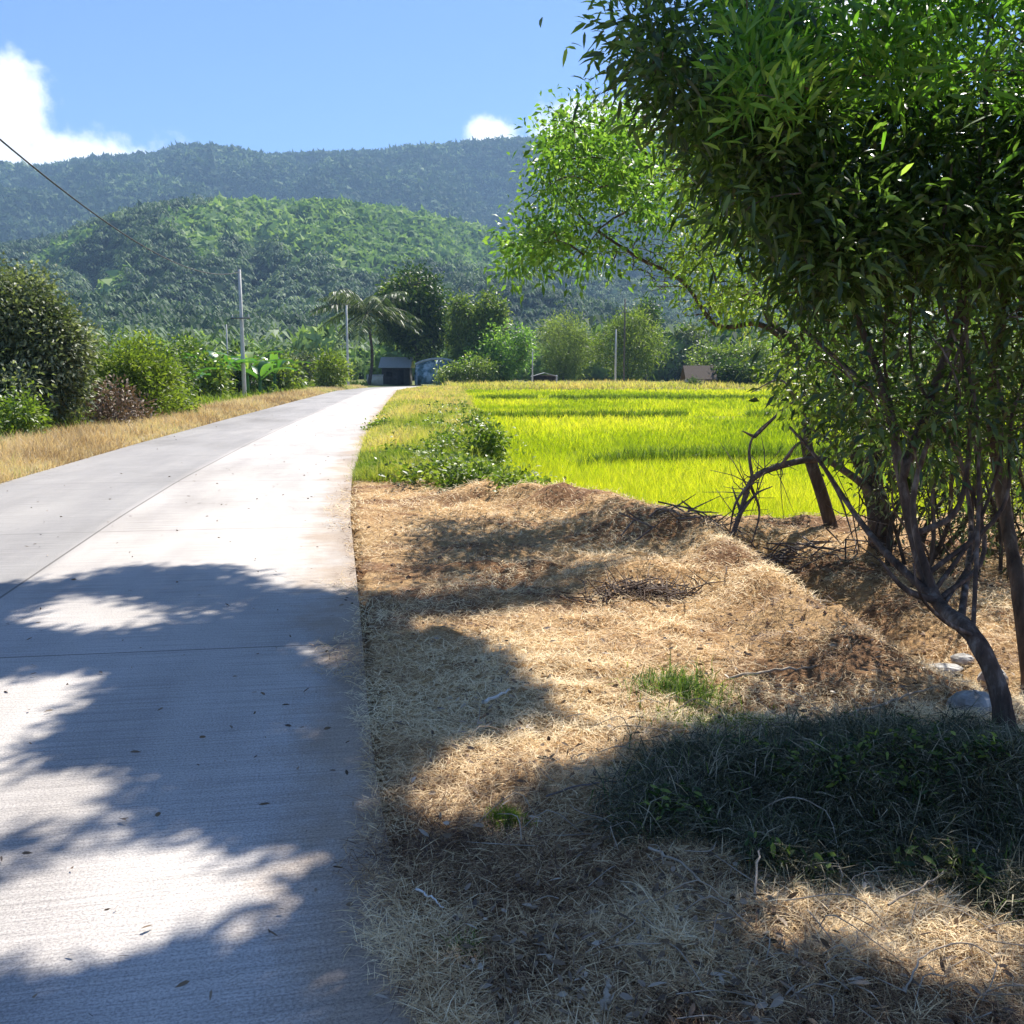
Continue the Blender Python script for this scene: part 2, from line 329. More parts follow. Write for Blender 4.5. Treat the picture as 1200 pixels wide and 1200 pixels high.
def dikes(x, y):                            # low earth banks between the flooded plots
    d1 = np.abs(y - 39 - .03 * x - .6 * np.sin(x * .21)); d2 = np.abs(y - 66 + .02 * x); d3 = np.abs(y - 19.5 - .35 * (x - 2) - .5 * np.sin(x * .5))
    m3 = ss(.8, 2.5, x) * (1 - ss(6.5, 9, x))
    d4 = np.abs(y - 15.6 - .1 * x); m4 = ss(.2, 1, x) * (1 - ss(2.4, 4, x))
    return np.maximum(np.maximum(1 - ss(.35, .8, d1), 1 - ss(.4, 1.0, d2)), np.maximum((1 - ss(.2, .5, d3)) * m3, (1 - ss(.15, .4, d4)) * m4 * .0))
def seg_d(x, y, pts):
    best = np.full(np.shape(x), 1e9)
    for (x0, y0), (x1, y1) in zip(pts[:-1], pts[1:]):
        dx, dy = x1 - x0, y1 - y0
        t = np.clip(((x - x0) * dx + (y - y0) * dy) / (dx * dx + dy * dy), 0, 1)
        best = np.minimum(best, np.hypot(x - x0 - t * dx, y - y0 - t * dy))
    return best
RIDGE = [(-.4, 12.6), (.9, 11.5), (1.75, 8.7), (1.85, 6.6), (1.95, 5.2)]
DITCH = [(2.3, 9.6), (2.35, 8.2), (2.45, 6.6), (2.5, 5.4)]
def hgt(x, y):
    x = np.asarray(x, float); y = np.asarray(y, float)
    d = x - roadx(y)
    z = np.full(np.broadcast(x, y).shape, -.012)
    z = z - .13 * ss(.15, .4, d * 0 + np.where((d < .03) & (d > -5.03), 1, 0))
    near = (1 - ss(17, 26, y)) * ss(.15, .8, d)
    z = z + near * (.10 * (fbm(x * 1.1, y * 1.1, 3) - .5) + .13 * (fbm(x * 4, y * 4, 9) - .5) + .03 * (vn(x * 14, y * 14, 5) - .5))
    z = z + near * (.20 + .12 * (vn(x * 3.5, y * 3.5, 71) - .4)) * np.exp(-(seg_d(x, y, RIDGE) / .42) ** 2)
    z = z - near * .42 * np.exp(-(seg_d(x, y, DITCH) / .33) ** 2)
    z = z + near * .16 * np.exp(-(((x - .95) / .42) ** 2 + ((y - 7.45) / .30) ** 2))
    z = z + near * .07 * np.exp(-(((x - .1) / .9) ** 2 + ((y - 7.9) / .16) ** 2))
    z = z + near * .07 * np.exp(-(((x + 1.0) / .5) ** 2 + ((y - 13.6) / .3) ** 2))
    z = z + near * (.13 + .14 * (vn(x * 5, y * 5, 33) - .5)) * np.exp(-(((x - 1.65) / .75) ** 2 + ((y - 3.55) / .34) ** 2) ** 1.3)
    z = z - .12 * ss(2.2, 3.0, x) * (1 - ss(9, 11, y))
    pm = padmask(x, y)
    z = z * (1 - pm) + pm * (-.42 + .22 * dikes(x, y))
    lf = ss(5.3, 7, -d) * (1 - ss(100, 130, y))
    z = z + lf * (.12 * (fbm(x * .5, y * .5, 21) - .4))
    return z

xs = np.concatenate([-np.geomspace(3.6, 3400, 70)[::-1], np.arange(-3.5, 5.5, .075), np.geomspace(5.6, 3400, 70)])
ys = np.concatenate([-np.geomspace(.8, 3400, 30)[::-1], np.arange(-.6, 1.6, .3), np.arange(1.7, 14, .075), np.geomspace(14.1, 110, 130), np.geomspace(112, 3400, 40)])
X, Y = np.meshgrid(xs, ys); Z = hgt(X, Y)
nx, ny = len(xs), len(ys)
i = np.arange(ny - 1)[:, None] * nx + np.arange(nx - 1)[None]
Q = np.stack([i, i + 1, i + nx + 1, i + nx], -1).reshape(-1, 4)
d = X - roadx(Y)
c = np.zeros(X.shape + (3,)); c[:] = (.16, .20, .06)
def blend(c, m, col): return c * (1 - m[..., None]) + m[..., None] * np.array(col)
c = blend(c, ss(-.3, 0, d) * (1 - ss(60, 100, Y)), (.30, .30, .09))
c = blend(c, ss(-.3, 0, d) * (1 - ss(13.5, 15.5, Y)), (.55, .38, .20))
c = blend(c, ss(-.3, 0, d) * (1 - ss(13.5, 15.5, Y)) * ss(.52, .62, fbm(X * 1.3, Y * 1.9, 31)), (.30, .18, .10))
c = blend(c, .5 * ss(-.3, 0, d) * (1 - ss(2.9, 3.9, Y)), (.17, .105, .065))  # browner near the camera, with the verge shade painted into the ground colour
c = blend(c, ss(0, .6, -d - 4.9) * (1 - ss(2, 5, -d - 4.9)) * (1 - ss(85, 100, Y)), (.40, .29, .12))
c = blend(c, padmask(X, Y), (.22, .26, .03))
c = blend(c, ss(97, 100, Y) * (1 - ss(112, 118, Y)) * ss(-6, -4, X), (.38, .32, .14))
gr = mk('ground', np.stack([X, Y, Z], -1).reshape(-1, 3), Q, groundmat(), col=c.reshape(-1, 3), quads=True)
tag(gr, None, None, None, 'structure')

# road slab
tang = nrm(np.gradient(edge_line, axis=0)); left = np.stack([-tang[:, 1], tang[:, 0]], 1)
arc = np.concatenate([[0], np.cumsum(np.linalg.norm(np.diff(edge_line, axis=0), axis=1))])
WR = 5.0; K = 12; V = []; UV = []
for k in range(K + 1):
    w = WR * k / K; p = edge_line + left * w
    V.append(np.column_stack([p, .012 * np.sin(math.pi * k / K) * np.ones(len(p))])); UV.append(np.column_stack([np.full(len(p), w), arc]))
V = np.stack(V, 1); UV = np.stack(UV, 1); n_, m_ = V.shape[:2]
i = np.arange(n_ - 1)[:, None] * m_ + np.arange(m_ - 1)[None]
Qr = np.stack([i, i + m_, i + m_ + 1, i + 1], -1).reshape(-1, 4)
Vr = V.reshape(-1, 3); UVr = UV.reshape(-1, 2); base = len(Vr)
skV = []; skU = []; skQ = []
for side in (0, m_ - 1):
    b0 = base + len(skV)
    for r_ in range(n_): skV.append(V[r_, side] - [0, 0, .18]); skU.append(UV[r_, side])
    for r_ in range(n_ - 1):
        a0, a1 = r_ * m_ + side, (r_ + 1) * m_ + side
        skQ.append((b0 + r_, b0 + r_ + 1, a1, a0) if side == 0 else (a0, a1, b0 + r_ + 1, b0 + r_))
rd = mk('road', np.vstack([Vr, skV]), np.vstack([Qr, skQ]), roadmat(), uv=np.vstack([UVr, skU]), quads=True, smooth=False)
tag(rd, None, None, None, 'structure')

# ------------------------------------------------------------------ hills
def elev(py): return math.atan((600 - py) / F) - PITCH
def azp(px): return math.atan2(ray(px, 300)[0], ray(px, 300)[1])
SKY = [(-500, 215), (-200, 205), (0, 197), (60, 194), (110, 187), (150, 185), (185, 183), (208, 175), (235, 171), (270, 180), (320, 184), (380, 180), (450, 178), (500, 175), (560, 170), (600, 167), (640, 164), (760, 160), (900, 163), (1200, 170), (1800, 190)]
MID = [(-500, 330), (0, 292), (50, 285), (100, 270), (180, 252), (250, 243), (340, 236), (420, 238), (500, 249), (560, 264), (620, 292), (700, 322), (800, 340), (1000, 350), (1800, 360)]
sa = np.array([azp(p[0]) for p in SKY]); se = np.array([elev(p[1] + 7) for p in SKY])
ma = np.array([azp(p[0]) for p in MID]); me_ = np.array([elev(p[1] + 11) for p in MID])
RB, RM = 2000., 850.
def hillz(r, az):
    x = r * np.sin(az); y = r * np.cos(az)
    eb = np.interp(az, sa, se); em = np.interp(az, ma, me_)
    cz = np.cos(az)
    hb = RB * np.tan(eb) * cz; hm = RM * np.tan(em) * cz
    n1 = fbm(x / 160, y / 160, 40, 5) - .5; n2 = fbm(x / 420, y / 420, 50, 4) - .5
    wig = 1 + .10 * (vn(az * 14, az * 0, 60) - .5)
    back = hb * np.clip(ss(760, RB, r * wig) * .55 + .45 * np.clip((r - 800) / (RB - 800), 0, 1), 0, 1) * (1 - .35 * ss(RB, 3000, r))
    back = back + (n1 * 90 + n2 * 150 - 50 * (1 - np.abs(2 * vn(x / 210 + .4 * n1, y / 330, 61) - 1)) ** 3) * ss(950, 1300, r) * (1 - ss(1650, RB - 60, r))
    mid = hm * (.5 * ss(300, RM, r) + .5 * np.clip((r - 280) / (RM - 280), 0, 1)) * (1 - .55 * ss(RM, 1150, r))
    mid = mid + (n1 * 55 - 26 * (1 - np.abs(2 * vn(x / 95 + .6 * n1, y / 170, 63) - 1)) ** 3) * ss(330, 480, r) * (1 - ss(740, RM, r))
    z = np.maximum(back, mid) + 0 * x
    return z - 1.5 + CH * ss(300, 900, r)
na, nr = 420, 170
AZ = np.linspace(-R(62), R(62), na); RR = np.concatenate([np.geomspace(260, 900, 70), np.geomspace(912, 3200, 100)])
A2, R2 = np.meshgrid(AZ, RR); HZ = hillz(R2, A2)
HZ = np.where(R2 < 262, -4, HZ)
i = np.arange(nr - 1)[:, None] * na + np.arange(na - 1)[None]
Qh = np.stack([i, i + 1, i + na + 1, i + na], -1).reshape(-1, 4)
hm_ = noisemat('hill_soil', [(.3, (.02, .035, .012)), (.6, (.04, .065, .02)), (.8, (.07, .095, .03))], .05, .95, .3)
hl = mk('hills', np.stack([R2 * np.sin(A2), R2 * np.cos(A2), HZ], -1).reshape(-1, 3), Qh, hm_, quads=True)
tag(hl, None, None, None, 'structure')
# horizon running maximum, to plant only slopes that can be seen
EL = (HZ - CH) / R2; RUN = np.maximum.accumulate(EL, axis=0)
def visible(r, az, z):
    ia = np.clip(((az - AZ[0]) / (AZ[1] - AZ[0])).astype(int), 0, na - 1); ir = np.clip(np.searchsorted(RR, r) - 1, 0, nr - 1)
    return (z + 12 - CH) / r > RUN[ir, ia]
def crown_templates(nv, nt, seed, flat=.75, sz=1.):
    g = np.random.default_rng(seed); out = []
    for _ in range(nv):
        dd = nrm(g.normal(size=(nt, 3)) + np.array([0, 0, .45])); rad = .75 + .35 * g.random((nt, 1))
        c0 = dd * rad * np.array([1, 1, flat]); c0[:, 2] += .9
        a = nrm(np.cross(dd, g.normal(size=(nt, 3)))); b = np.cross(dd, a) + dd * g.normal(size=(nt, 1)) * .6
        s = (.40 + .25 * g.random((nt, 1))) * sz
        out.append(np.stack([c0 + a * s, c0 - a * s * .6 + b * s, c0 - a * s * .6 - b * s], 1).reshape(-1, 3))
    return np.array(out)
def palm_templates(nv, seed):
    g = np.random.default_rng(seed); out = []
    for _ in range(nv):
        vs = []
        for k in range(9):
            a = k / 9 * 6.28 + g.random() * .5; e = g.uniform(.1, 1.0); h = np.array([math.cos(a), math.sin(a), 0]); s = np.array([-math.sin(a), math.cos(a), 0]) * .13
            p0 = np.array([0, 0, 1.5]); p1 = p0 + h * .55 + np.array([0, 0, .45 * e]); p2 = p0 + h * 1.05 + np.array([0, 0, .3 * e - .35])
            vs += [p0, p1 + s, p1 - s, p1 + s, p2, p1 - s]
        vs += [np.array([-.05, 0, -.6]), np.array([.05, 0, -.6]), np.array([0, 0, 1.5])]
        out.append(np.array(vs))
    return np.array(out)
def plant(name, label, mat, tmpl, pts, size, keeprnd=None):
    n = len(pts); idx = rng.integers(0, len(tmpl), n); a = rng.random(n) * 6.28
    T = tmpl[idx]; ca, sa_ = np.cos(a)[:, None], np.sin(a)[:, None]
    Vx = T[:, :, 0] * ca - T[:, :, 1] * sa_; Vy = T[:, :, 0] * sa_ + T[:, :, 1] * ca
    Vv = np.stack([Vx, Vy, T[:, :, 2] * rng.uniform(.75, 1.35, n)[:, None]], -1) * size[:, None, None] + pts[:, None]
    k = T.shape[1]; big = (fbm(pts[:, 0] / 60, pts[:, 1] / 90, 88) - .47) * 1.1; kr = np.clip((keeprnd if keeprnd is not None else rng.random(n)) * .8 + .1 + big, 0, 1); rn = np.clip(np.repeat(kr, k // 3) * .65 + rng.random(n * (k // 3)) * .35, 0, 1)
    o = mk(name, Vv.reshape(-1, 3), np.arange(n * k).reshape(-1, 3), mat, rnd=np.repeat(rn, 3), smooth=False)
    return tag(o, label, 'forest', None, 'stuff')
def scatter(n, r0, r1, a=R(36)):
    r = np.sqrt(rng.random(n) * (r1 ** 2 - r0 ** 2) + r0 ** 2); az = rng.uniform(-a, a, n); z = hillz(r, az)
    return r, az, z, np.stack([r * np.sin(az), r * np.cos(az), z], 1)
r, az, z, P3 = scatter(110000, 1000, 2080)
keep = visible(r, az, z) & (z > 60); P3 = P3[keep]
plant('ridge_forest', 'dark bluish forest covering the high back ridge', M['forest_back'], crown_templates(10, 16, 1), P3, 3.2 + 5.5 * rng.random(len(P3)) ** 2)
r, az, z, P3 = scatter(105000, 300, 1150)
keep = visible(r, az, z); r, az, z, P3 = r[keep], az[keep], z[keep], P3[keep]
pxx, pyy, _ = proj(P3)
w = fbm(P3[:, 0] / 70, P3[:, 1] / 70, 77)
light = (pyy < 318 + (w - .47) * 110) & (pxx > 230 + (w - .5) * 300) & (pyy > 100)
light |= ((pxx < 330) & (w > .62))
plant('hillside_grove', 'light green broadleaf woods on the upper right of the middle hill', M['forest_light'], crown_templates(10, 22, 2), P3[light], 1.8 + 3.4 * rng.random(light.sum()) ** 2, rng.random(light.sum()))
dk = ~light; pal = dk & (rng.random(len(dk)) < .6)
plant('palm_grove', 'coconut palms crowding the lower slopes of the middle hill', M['forest_palm'], palm_templates(12, 5), P3[pal] + [0, 0, 3], rng.uniform(3.0, 4.8, pal.sum()))
oth = dk & ~pal
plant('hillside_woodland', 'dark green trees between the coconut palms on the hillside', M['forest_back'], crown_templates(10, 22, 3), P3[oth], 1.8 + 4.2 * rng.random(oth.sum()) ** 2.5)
# belt of trees on the flat land at the foot of the hill
n = 2600; bx = rng.uniform(-210, 210, n); by = rng.uniform(165, 300, n)
pts = np.stack([bx, by, np.full(n, -.3)], 1)
plant('valley_trees', 'mixed dark green trees massed at the foot of the hill', M['forest_light'], crown_templates(14, 260, 8, .9, .42), pts[::2], rng.uniform(2.2, 4.2, n)[::2])
plant('valley_palms', 'coconut palms massed at the foot of the hill', M['forest_palm'], palm_templates(14, 9), pts[1::2] + [0, 0, 2], rng.uniform(2.4, 3.8, n)[1::2])

# ------------------------------------------------------------------ trees
def grow(mb, nodes, targets, r_end, r_base, n=5, wob=.08):
    """join every target to the nearest point of the skeleton with a bent twig"""
    nodes = [np.asarray(q, float) for q in nodes]; NP = np.array(nodes)
    T = np.asarray(targets); order = np.argsort(np.min(np.linalg.norm(T[:, None] - NP[None], axis=2), axis=1))
    for k in order:
        q = T[k]; dd = np.linalg.norm(NP - q, axis=1) + .6 * np.maximum(0, NP[:, 2] - q[2]); p = NP[np.argmin(dd)]
        L = np.linalg.norm(q - p)
        if L < 1e-3: continue
        ts = np.linspace(0, 1, 5)[:, None]
        bend = rng.normal(size=3) * L * wob + np.array([0, 0, L * .12])
        pts = p + (q - p) * ts + np.sin(ts * math.pi) * bend
        rb = min(r_base, r_end + L * .02 * (r_base / .03))
        mb.tube(pts, np.linspace(rb, r_end, 5), n)
        NP = np.vstack([NP, pts[1:]])
def clumps_leaves(C, per, spread, L, W, fine=False, droop=.25, out=None, up=.15, lum=None):
    n = len(C) * per; c = np.repeat(C, per, axis=0)
    off = rng.normal(size=(n, 3)) * spread; pos = c + off
    dr = nrm(off) * .8 + rng.normal(size=(n, 3)) * .5 + np.array([0, 0, up])
    base = np.repeat(rng.random(len(C)), per) if lum is None else np.repeat(lum, per)
    rr = np.clip(base * .55 + rng.random(n) * .45, 0, 1)
    return leaves(pos, dr, L * rng.uniform(.7, 1.25, n), W * rng.uniform(.7, 1.25, n), droop, fine, rr)
def ell_pts(c, r, n, shell=.5):
    d_ = nrm(rng.normal(size=(n, 3))); return np.array(c) + d_ * (shell + (1 - shell) * rng.random((n, 1)) ** .6) * np.array(r)
def tree(name, label, cat, base, blobs, mat, per=60, nclump=40, L=.3, W=.13, spread=.35, tr=.15, bark='bark', group=None, trunk=None, stems=1, droop=.25, up=.15):
    base = np.array([base[0], base[1], float(hgt(base[0], base[1]))])
    rt = root(name, label, cat, base, group)
    C = np.vstack([ell_pts(c, r, max(4, int(nclump * f)), .45) for c, r, f in blobs])
    top = np.mean([c for c, r, f in blobs], axis=0)
    mb = MB(); nodes = []
    for s in range(stems):
        j = rng.normal(size=3) * (.12 if stems > 1 else .02) * (top[2] - base[2]); j[2] = 0
        b0 = base + (np.array([rng.normal() * .25, rng.normal() * .25, 0]) if stems > 1 else 0) - [0, 0, .15]
        P = cat_([b0, b0 + (top - b0) * .35 + j * .6, b0 + (top - b0) * .7 + j, top + j], 5)
        if trunk is not None: P = cat_(trunk, 5)
        rad = np.linspace(tr, tr * .25, len(P)); rad[0] *= 1.25; mb.tube(P, rad, 8); nodes += list(P[len(P) // 3:])
    sub = C[::max(1, len(C) // 70)]
    grow(mb, nodes, sub, tr * .06, tr * .4, 4)
    mb.build('trunk', M[bark], rt)
    V, T, rr = clumps_leaves(C, per, spread, L, W, False, droop, up=up)
    V[:, 2] = np.maximum(V[:, 2], base[2] + .02)
    mk('crown', V, T, mat, rt, rnd=rr)
    return rt
def blob_px(x0, x1, y0, y1, dist, f=1.0, dep=None):
    c = D((x0 + x1) / 2, (y0 + y1) / 2, dist); rx = (x1 - x0) / 2 * dist / F; rz = (y1 - y0) / 2 * dist / F
    return (c, (rx, dep or rx, rz), f)
def gp(px, dist): p = D(px, 450, dist); return (p[0], dist)

# left side of the road
tree('roadside_tree', 'large grey green shrubby tree at the left edge beside the road', 'tree', gp(35, 25),
     [blob_px(-60, 60, 318, 420, 25), blob_px(30, 98, 375, 465, 25), blob_px(-70, 90, 420, 500, 24.6, 1.1)], M['grey_leaf'], 150, 100, .15, .065, .25, .09, stems=4)
tree('leafy_bush', 'dark green low bush at the foot of the grey green tree', 'bush', gp(5, 22),
     [blob_px(-40, 50, 470, 515, 22)], M['green_leaf'], 90, 30, .14, .07, .18, .03, stems=3)
tree('bright_bush', 'bright yellow green bush right of the grey green tree', 'bush', gp(150, 31),
     [blob_px(110, 198, 402, 470, 31), blob_px(120, 190, 440, 488, 30.5)], M['lime_leaf'], 130, 60, .17, .06, .25, .06, stems=4, up=.5)
tree('dry_bush', 'brownish half dry bush in front of the bright yellow green bush', 'bush', gp(132, 27),
     [blob_px(95, 168, 455, 500, 27)], M['litter'], 60, 30, .15, .06, .2, .03, stems=4, up=.5)
tree('dark_shrub', 'small dark shrub between the bright bush and the banana plants', 'bush', gp(205, 40),
     [blob_px(188, 224, 412, 455, 40)], M['dark_leaf'], 90, 30, .2, .09, .25, .05, stems=3)
tree('yellow_shrub', 'low yellow green shrub beside the dry grass below the dark shrub', 'bush', gp(185, 33),
     [blob_px(165, 225, 462, 490, 33)], M['lime_leaf'], 60, 30, .16, .07, .2, .03, stems=3)
for k, (a, b_, t_, b2, dd, mt, lb) in enumerate([
    (215, 262, 425, 470, 54, 'green_leaf', 'mid green hedge bush below the small white roof among the bananas'),
    (255, 300, 418, 462, 66, 'dark_leaf', 'dark hedge bush directly behind the tall utility pole'),
    (296, 345, 425, 460, 74, 'green_leaf', 'mid green hedge bush right of the tall utility pole'),
    (150, 215, 425, 480, 36, 'green_leaf', 'mid green hedge bush between the bright bush and the yellow shrub'),
    (0, 120, 400, 470, 34, 'green_leaf', 'green hedge bush behind the grey green tree at the left edge')]):
    tree('hedge_bush', lb, 'bush', gp((a + b_) / 2, dd), [blob_px(a, b_, t_, b2, dd)], M[mt], 80, 34, .006 * dd, .0027 * dd, .007 * dd, .05, stems=3, group='hedge bushes left of the road')
tree('small_tree', 'small green tree behind the banana plants and the dark shrub', 'tree', gp(222, 62),
     [blob_px(205, 248, 405, 448, 62)], M['green_leaf'], 90, 30, .3, .13, .35, .07)
tree('yellow_plant', 'yellow green feathery shrub left of the second utility pole', 'bush', gp(388, 88),
     [blob_px(368, 405, 412, 458, 88)], M['lime_leaf'], 80, 36, .4, .14, .4, .06, stems=3, up=.5)
tree('grey_shrub', 'greyish shrub between the banana plants and the yellow green shrub', 'bush', gp(352, 92),
     [blob_px(335, 372, 418, 448, 92)], M['grey_leaf'], 60, 26, .4, .16, .4, .06, stems=3)
# village trees
tree('dark_bush', 'small dark round bush at the left corner of the brown roofed hut', 'bush', gp(814, 101), [blob_px(806, 822, 444, 458, 101)], M['dark_leaf'], 70, 16, .2, .09, .18, .04, stems=3)
tree('mango_tree', 'tall round dark mango tree beside the coconut palm', 'tree', gp(490, 126),
     [blob_px(452, 522, 318, 388, 126), blob_px(440, 500, 330, 400, 127, .7), blob_px(470, 524, 360, 418, 126, .8)], M['dark_leaf'], 75, 90, .6, .26, .6, .35)
tree('curled_tree', 'dark green tree draped with creepers right of the mango tree', 'tree', gp(560, 124),
     [blob_px(527, 556, 343, 425, 124), blob_px(560, 590, 345, 395, 124.5), blob_px(540, 590, 385, 440, 124)], M['green_leaf'], 65, 60, .5, .22, .5, .28)
tree('light_tree', 'light green spreading tree behind the blue shed', 'tree', gp(592, 120),
     [blob_px(565, 622, 378, 440, 120), blob_px(540, 600, 410, 448, 119)], M['mid_leaf'], 65, 60, .5, .2, .5, .22)
tree('village_bush', 'green bush between the blue shed and the paddy', 'bush', gp(552, 114),
     [blob_px(528, 580, 420, 452, 114), blob_px(508, 545, 431, 454, 113, .7)], M['green_leaf'], 60, 40, .4, .18, .4, .08, stems=3)
tree('bamboo_clump', 'pale feathery bamboo clump behind the small white roofed shelter', 'bamboo', gp(655, 135),
     [blob_px(628, 690, 368, 445, 135), blob_px(640, 700, 380, 440, 137, .6)], M['bamboo_leaf'], 80, 70, .65, .12, .6, .08, stems=6, up=.6, group='bamboo clumps behind the paddy')
tree('bamboo_clump', 'bright yellow green bamboo clump behind the pair of thin poles', 'bamboo', gp(738, 130),
     [blob_px(694, 784, 378, 443, 130), blob_px(712, 770, 368, 420, 130, .6)], M['lime_leaf'], 80, 80, .65, .12, .6, .08, stems=7, up=.6, group='bamboo clumps behind the paddy')
tree('valley_tree', 'grey green tree right of the bright bamboo clump', 'tree', gp(800, 165),
     [blob_px(770, 835, 385, 440, 165)], M['grey_leaf'], 60, 50, .7, .3, .7, .25)
tree('dark_tree', 'dark tree top rising above the bright bamboo clump', 'tree', gp(757, 150),
     [blob_px(745, 772, 350, 388, 150), blob_px(735, 780, 380, 430, 152, .6)], M['dark_leaf'], 50, 30, .6, .25, .6, .2)
tree('hedge_tree', 'low green tree behind the brown roofed hut', 'tree', gp(830, 125),
     [blob_px(808, 860, 405, 440, 125), blob_px(850, 905, 402, 440, 126)], M['green_leaf'], 60, 60, .5, .2, .5, .18)
tree('dark_hedge', 'dark green hedge right of the brown roofed hut', 'hedge', gp(872, 104),
     [blob_px(840, 880, 425, 457, 104), blob_px(872, 925, 424, 457, 104)], M['dark_leaf'], 80, 60, .35, .16, .4, .08, stems=4)
for k, (a, b_, t, b2, dd, mt, lb) in enumerate([
    (905, 985, 395, 440, 130, 'mid_leaf', 'light green tree seen through the twigs beyond the dark hedge'),
    (985, 1080, 385, 440, 140, 'green_leaf', 'mid green tree beyond the paddy behind the dark tree stems'),
    (1080, 1200, 380, 440, 140, 'bamboo_leaf', 'pale green tree beyond the paddy at the right edge of the picture')]):
    tree('paddy_tree', lb, 'tree', gp((a + b_) / 2, dd), [blob_px(a, b_, t, b2, dd)], M[mt], 50, 60, .6, .26, .6, .2, group='trees beyond the paddy on the right')

# coconut palm with separate fronds
def palm(label, base, top, R0, nf=20):
    base = np.array([base[0], base[1], 0.]); rt = root('coconut_palm', label, 'palm tree', base)
    mb = MB(); P = cat_([base - [0, 0, .2], base * .6 + top * .4 + [.5, 0, 0], top], 8); mb.tube(P, np.linspace(.22, .13, len(P)), 8); mb.build('trunk', M['bark'], rt)
    for k in range(nf):
        a = k * 2.4 + rng.random() * .3; e = rng.uniform(-.35, 1.15); h = np.array([math.cos(a), math.sin(a), 0]); s = np.array([-h[1], h[0], 0])
        t = np.linspace(0, 1, 9); L = R0 * rng.uniform(.85, 1.1)
        rach = top + h * (L * (math.cos(e) * .5 + .5) * t)[:, None] + np.array([0, 0, 1.]) * (L * math.sin(e) * t - L * (.55 if e > 0 else .35) * t ** 2)[:, None]
        f = MB(); f.tube(rach, np.linspace(.045, .012, 9), 4)
        m = 34; tt = np.linspace(.12, 1, m); c0 = np.stack([np.interp(tt, t, rach[:, q]) for q in range(3)], 1)
        for sg in (-1, 1):
            dr = s * sg * .8 + h * .45 + np.array([0, 0, -.45]); dr = dr + rng.normal(size=(m, 3)) * .1
            V, T, rr = leaves(c0, dr, 1.15 * np.sin(np.clip(tt, .1, .95) * math.pi) ** .5 * R0 / 5.5 + .1, .16, .3, False, np.full(m, rng.random()) * .6 + rng.random(m) * .4)
            f.add(V, T, rr)
        f.build('frond', M['palm'], rt)
    nb = MB()
    for k in range(7):
        c0 = top + np.array([math.cos(k) * .3, math.sin(k) * .3, -.35]); th = np.linspace(-1.5, 1.5, 5)
        nb.tube([c0 + [0, 0, .14 * math.sin(q)] for q in th], [max(.01, .14 * math.cos(q)) for q in th], 6, .5)
    nb.build('coconut', M['dark_leaf'], rt)
palm('tall coconut palm with drooping fronds beside the second utility pole', gp(432, 116), D(430, 366, 116), 6.8, 30)
palm_ = None

# banana plants
def banana(label, base, H, seed, n=8):
    g = np.random.default_rng(seed); base = np.array([base[0], base[1], float(hgt(base[0], base[1]))]); rt = root('banana_plant', label, 'banana plant', base, 'banana plants beside the road')
    mb = MB(); mb.tube([base - [0, 0, .1], base + [0, 0, H * .3], base + [.03, 0, H * .5]], [.14, .11, .06], 8); mb.build('stem', M['banana'], rt)
    for k in range(n):
        a = k * 2.4 + g.random(); e = g.uniform(.75, 1.45); L = H * g.uniform(.75, 1.0); h = np.array([math.cos(a), math.sin(a), 0]); s = np.array([-h[1], h[0], 0])
        t = np.linspace(0, 1, 10); p = base + [0, 0, H * .35] + h * (L * math.cos(e) * t + L * .3 * t ** 2)[:, None] + np.array([0, 0, 1.]) * (L * math.sin(e) * t - L * .45 * t ** 2.6)[:, None]
        w = .27 * np.clip(np.sin(np.clip((t - .12) / .88, 0, 1) * math.pi), 0, 1) ** .5 + .015
        Vv = np.stack([p + s * w[:, None] + [0, 0, .08], p, p - s * w[:, None] + [0, 0, .08]], 1).reshape(-1, 3)
        i = np.arange(9)[:, None] * 3; q = np.concatenate([np.stack([i, i + 1, i + 4, i + 3], -1), np.stack([i + 1, i + 2, i + 5, i + 4], -1)]).reshape(-1, 4)
        T = np.concatenate([q[:, [0, 1, 2]], q[:, [0, 2, 3]]]); mb = MB(); mb.add(Vv, T, g.random()); mb.build('leaf', M['banana'], rt)
bl = ['banana plant nearest the small white roof left of the pole', 'broad leaved banana plant just left of the tall pole', 'banana plant standing right behind the tall pole', 'small banana plant just right of the tall pole',
      'banana plant farthest right towards the grey shrub', 'low banana plant at the left end of the banana row', 'tall banana plant in the middle of the row left of the pole']
for k, (px, dd, H) in enumerate([(238, 56, 2.8), (262, 57, 3.1), (290, 62, 3.4), (305, 60, 2.7), (322, 68, 3.1), (222, 50, 2.1), (250, 60, 3.5)]):
    banana(bl[k], gp(px, dd), H, 100 + k)

# ------------------------------------------------------------------ poles and cable
def pole(label, px, dist, ztop, r, mat, cross=None, lean=0., group='utility poles along the road'):
    x, y = gp(px, dist); z0 = float(hgt(x, y)); rt = root('utility_pole', label, 'utility pole', (x, y, z0), group)
    mb = MB(); mb.tube([(x, y, z0 - .3), (x + lean * .5, y, ztop * .5), (x + lean, y, ztop)], [r, r * .85, r * .65], 10); mb.build('shaft', mat, rt)
    if cross:
        for zz, w in cross:
            mb = MB(); mb.box((x + lean * zz / ztop, y - r - .04, zz), (w, .08, .09)); mb.build('crossarm', M['metal'], rt)
            for s in (-.42, .42):
                mb = MB(); xx = x + lean * zz / ztop + s * w; mb.tube([(xx, y - r - .04, zz + .045), (xx, y - r - .04, zz + .2)], [.04, .03], 6); mb.build('insulator', M['pole'], rt)
    return np.array([x + lean, y, ztop])
ptop = pole('tall pale concrete utility pole left of the road among banana plants', 286, 57, D(279, 316, 57)[2], .125, M['pole'], [(D(280, 373, 57)[2], 1.1)], lean=-.02)
pole('pale utility pole standing in front of the coconut palm', 408, 97, D(406, 358, 97)[2], .13, M['pole'], None)
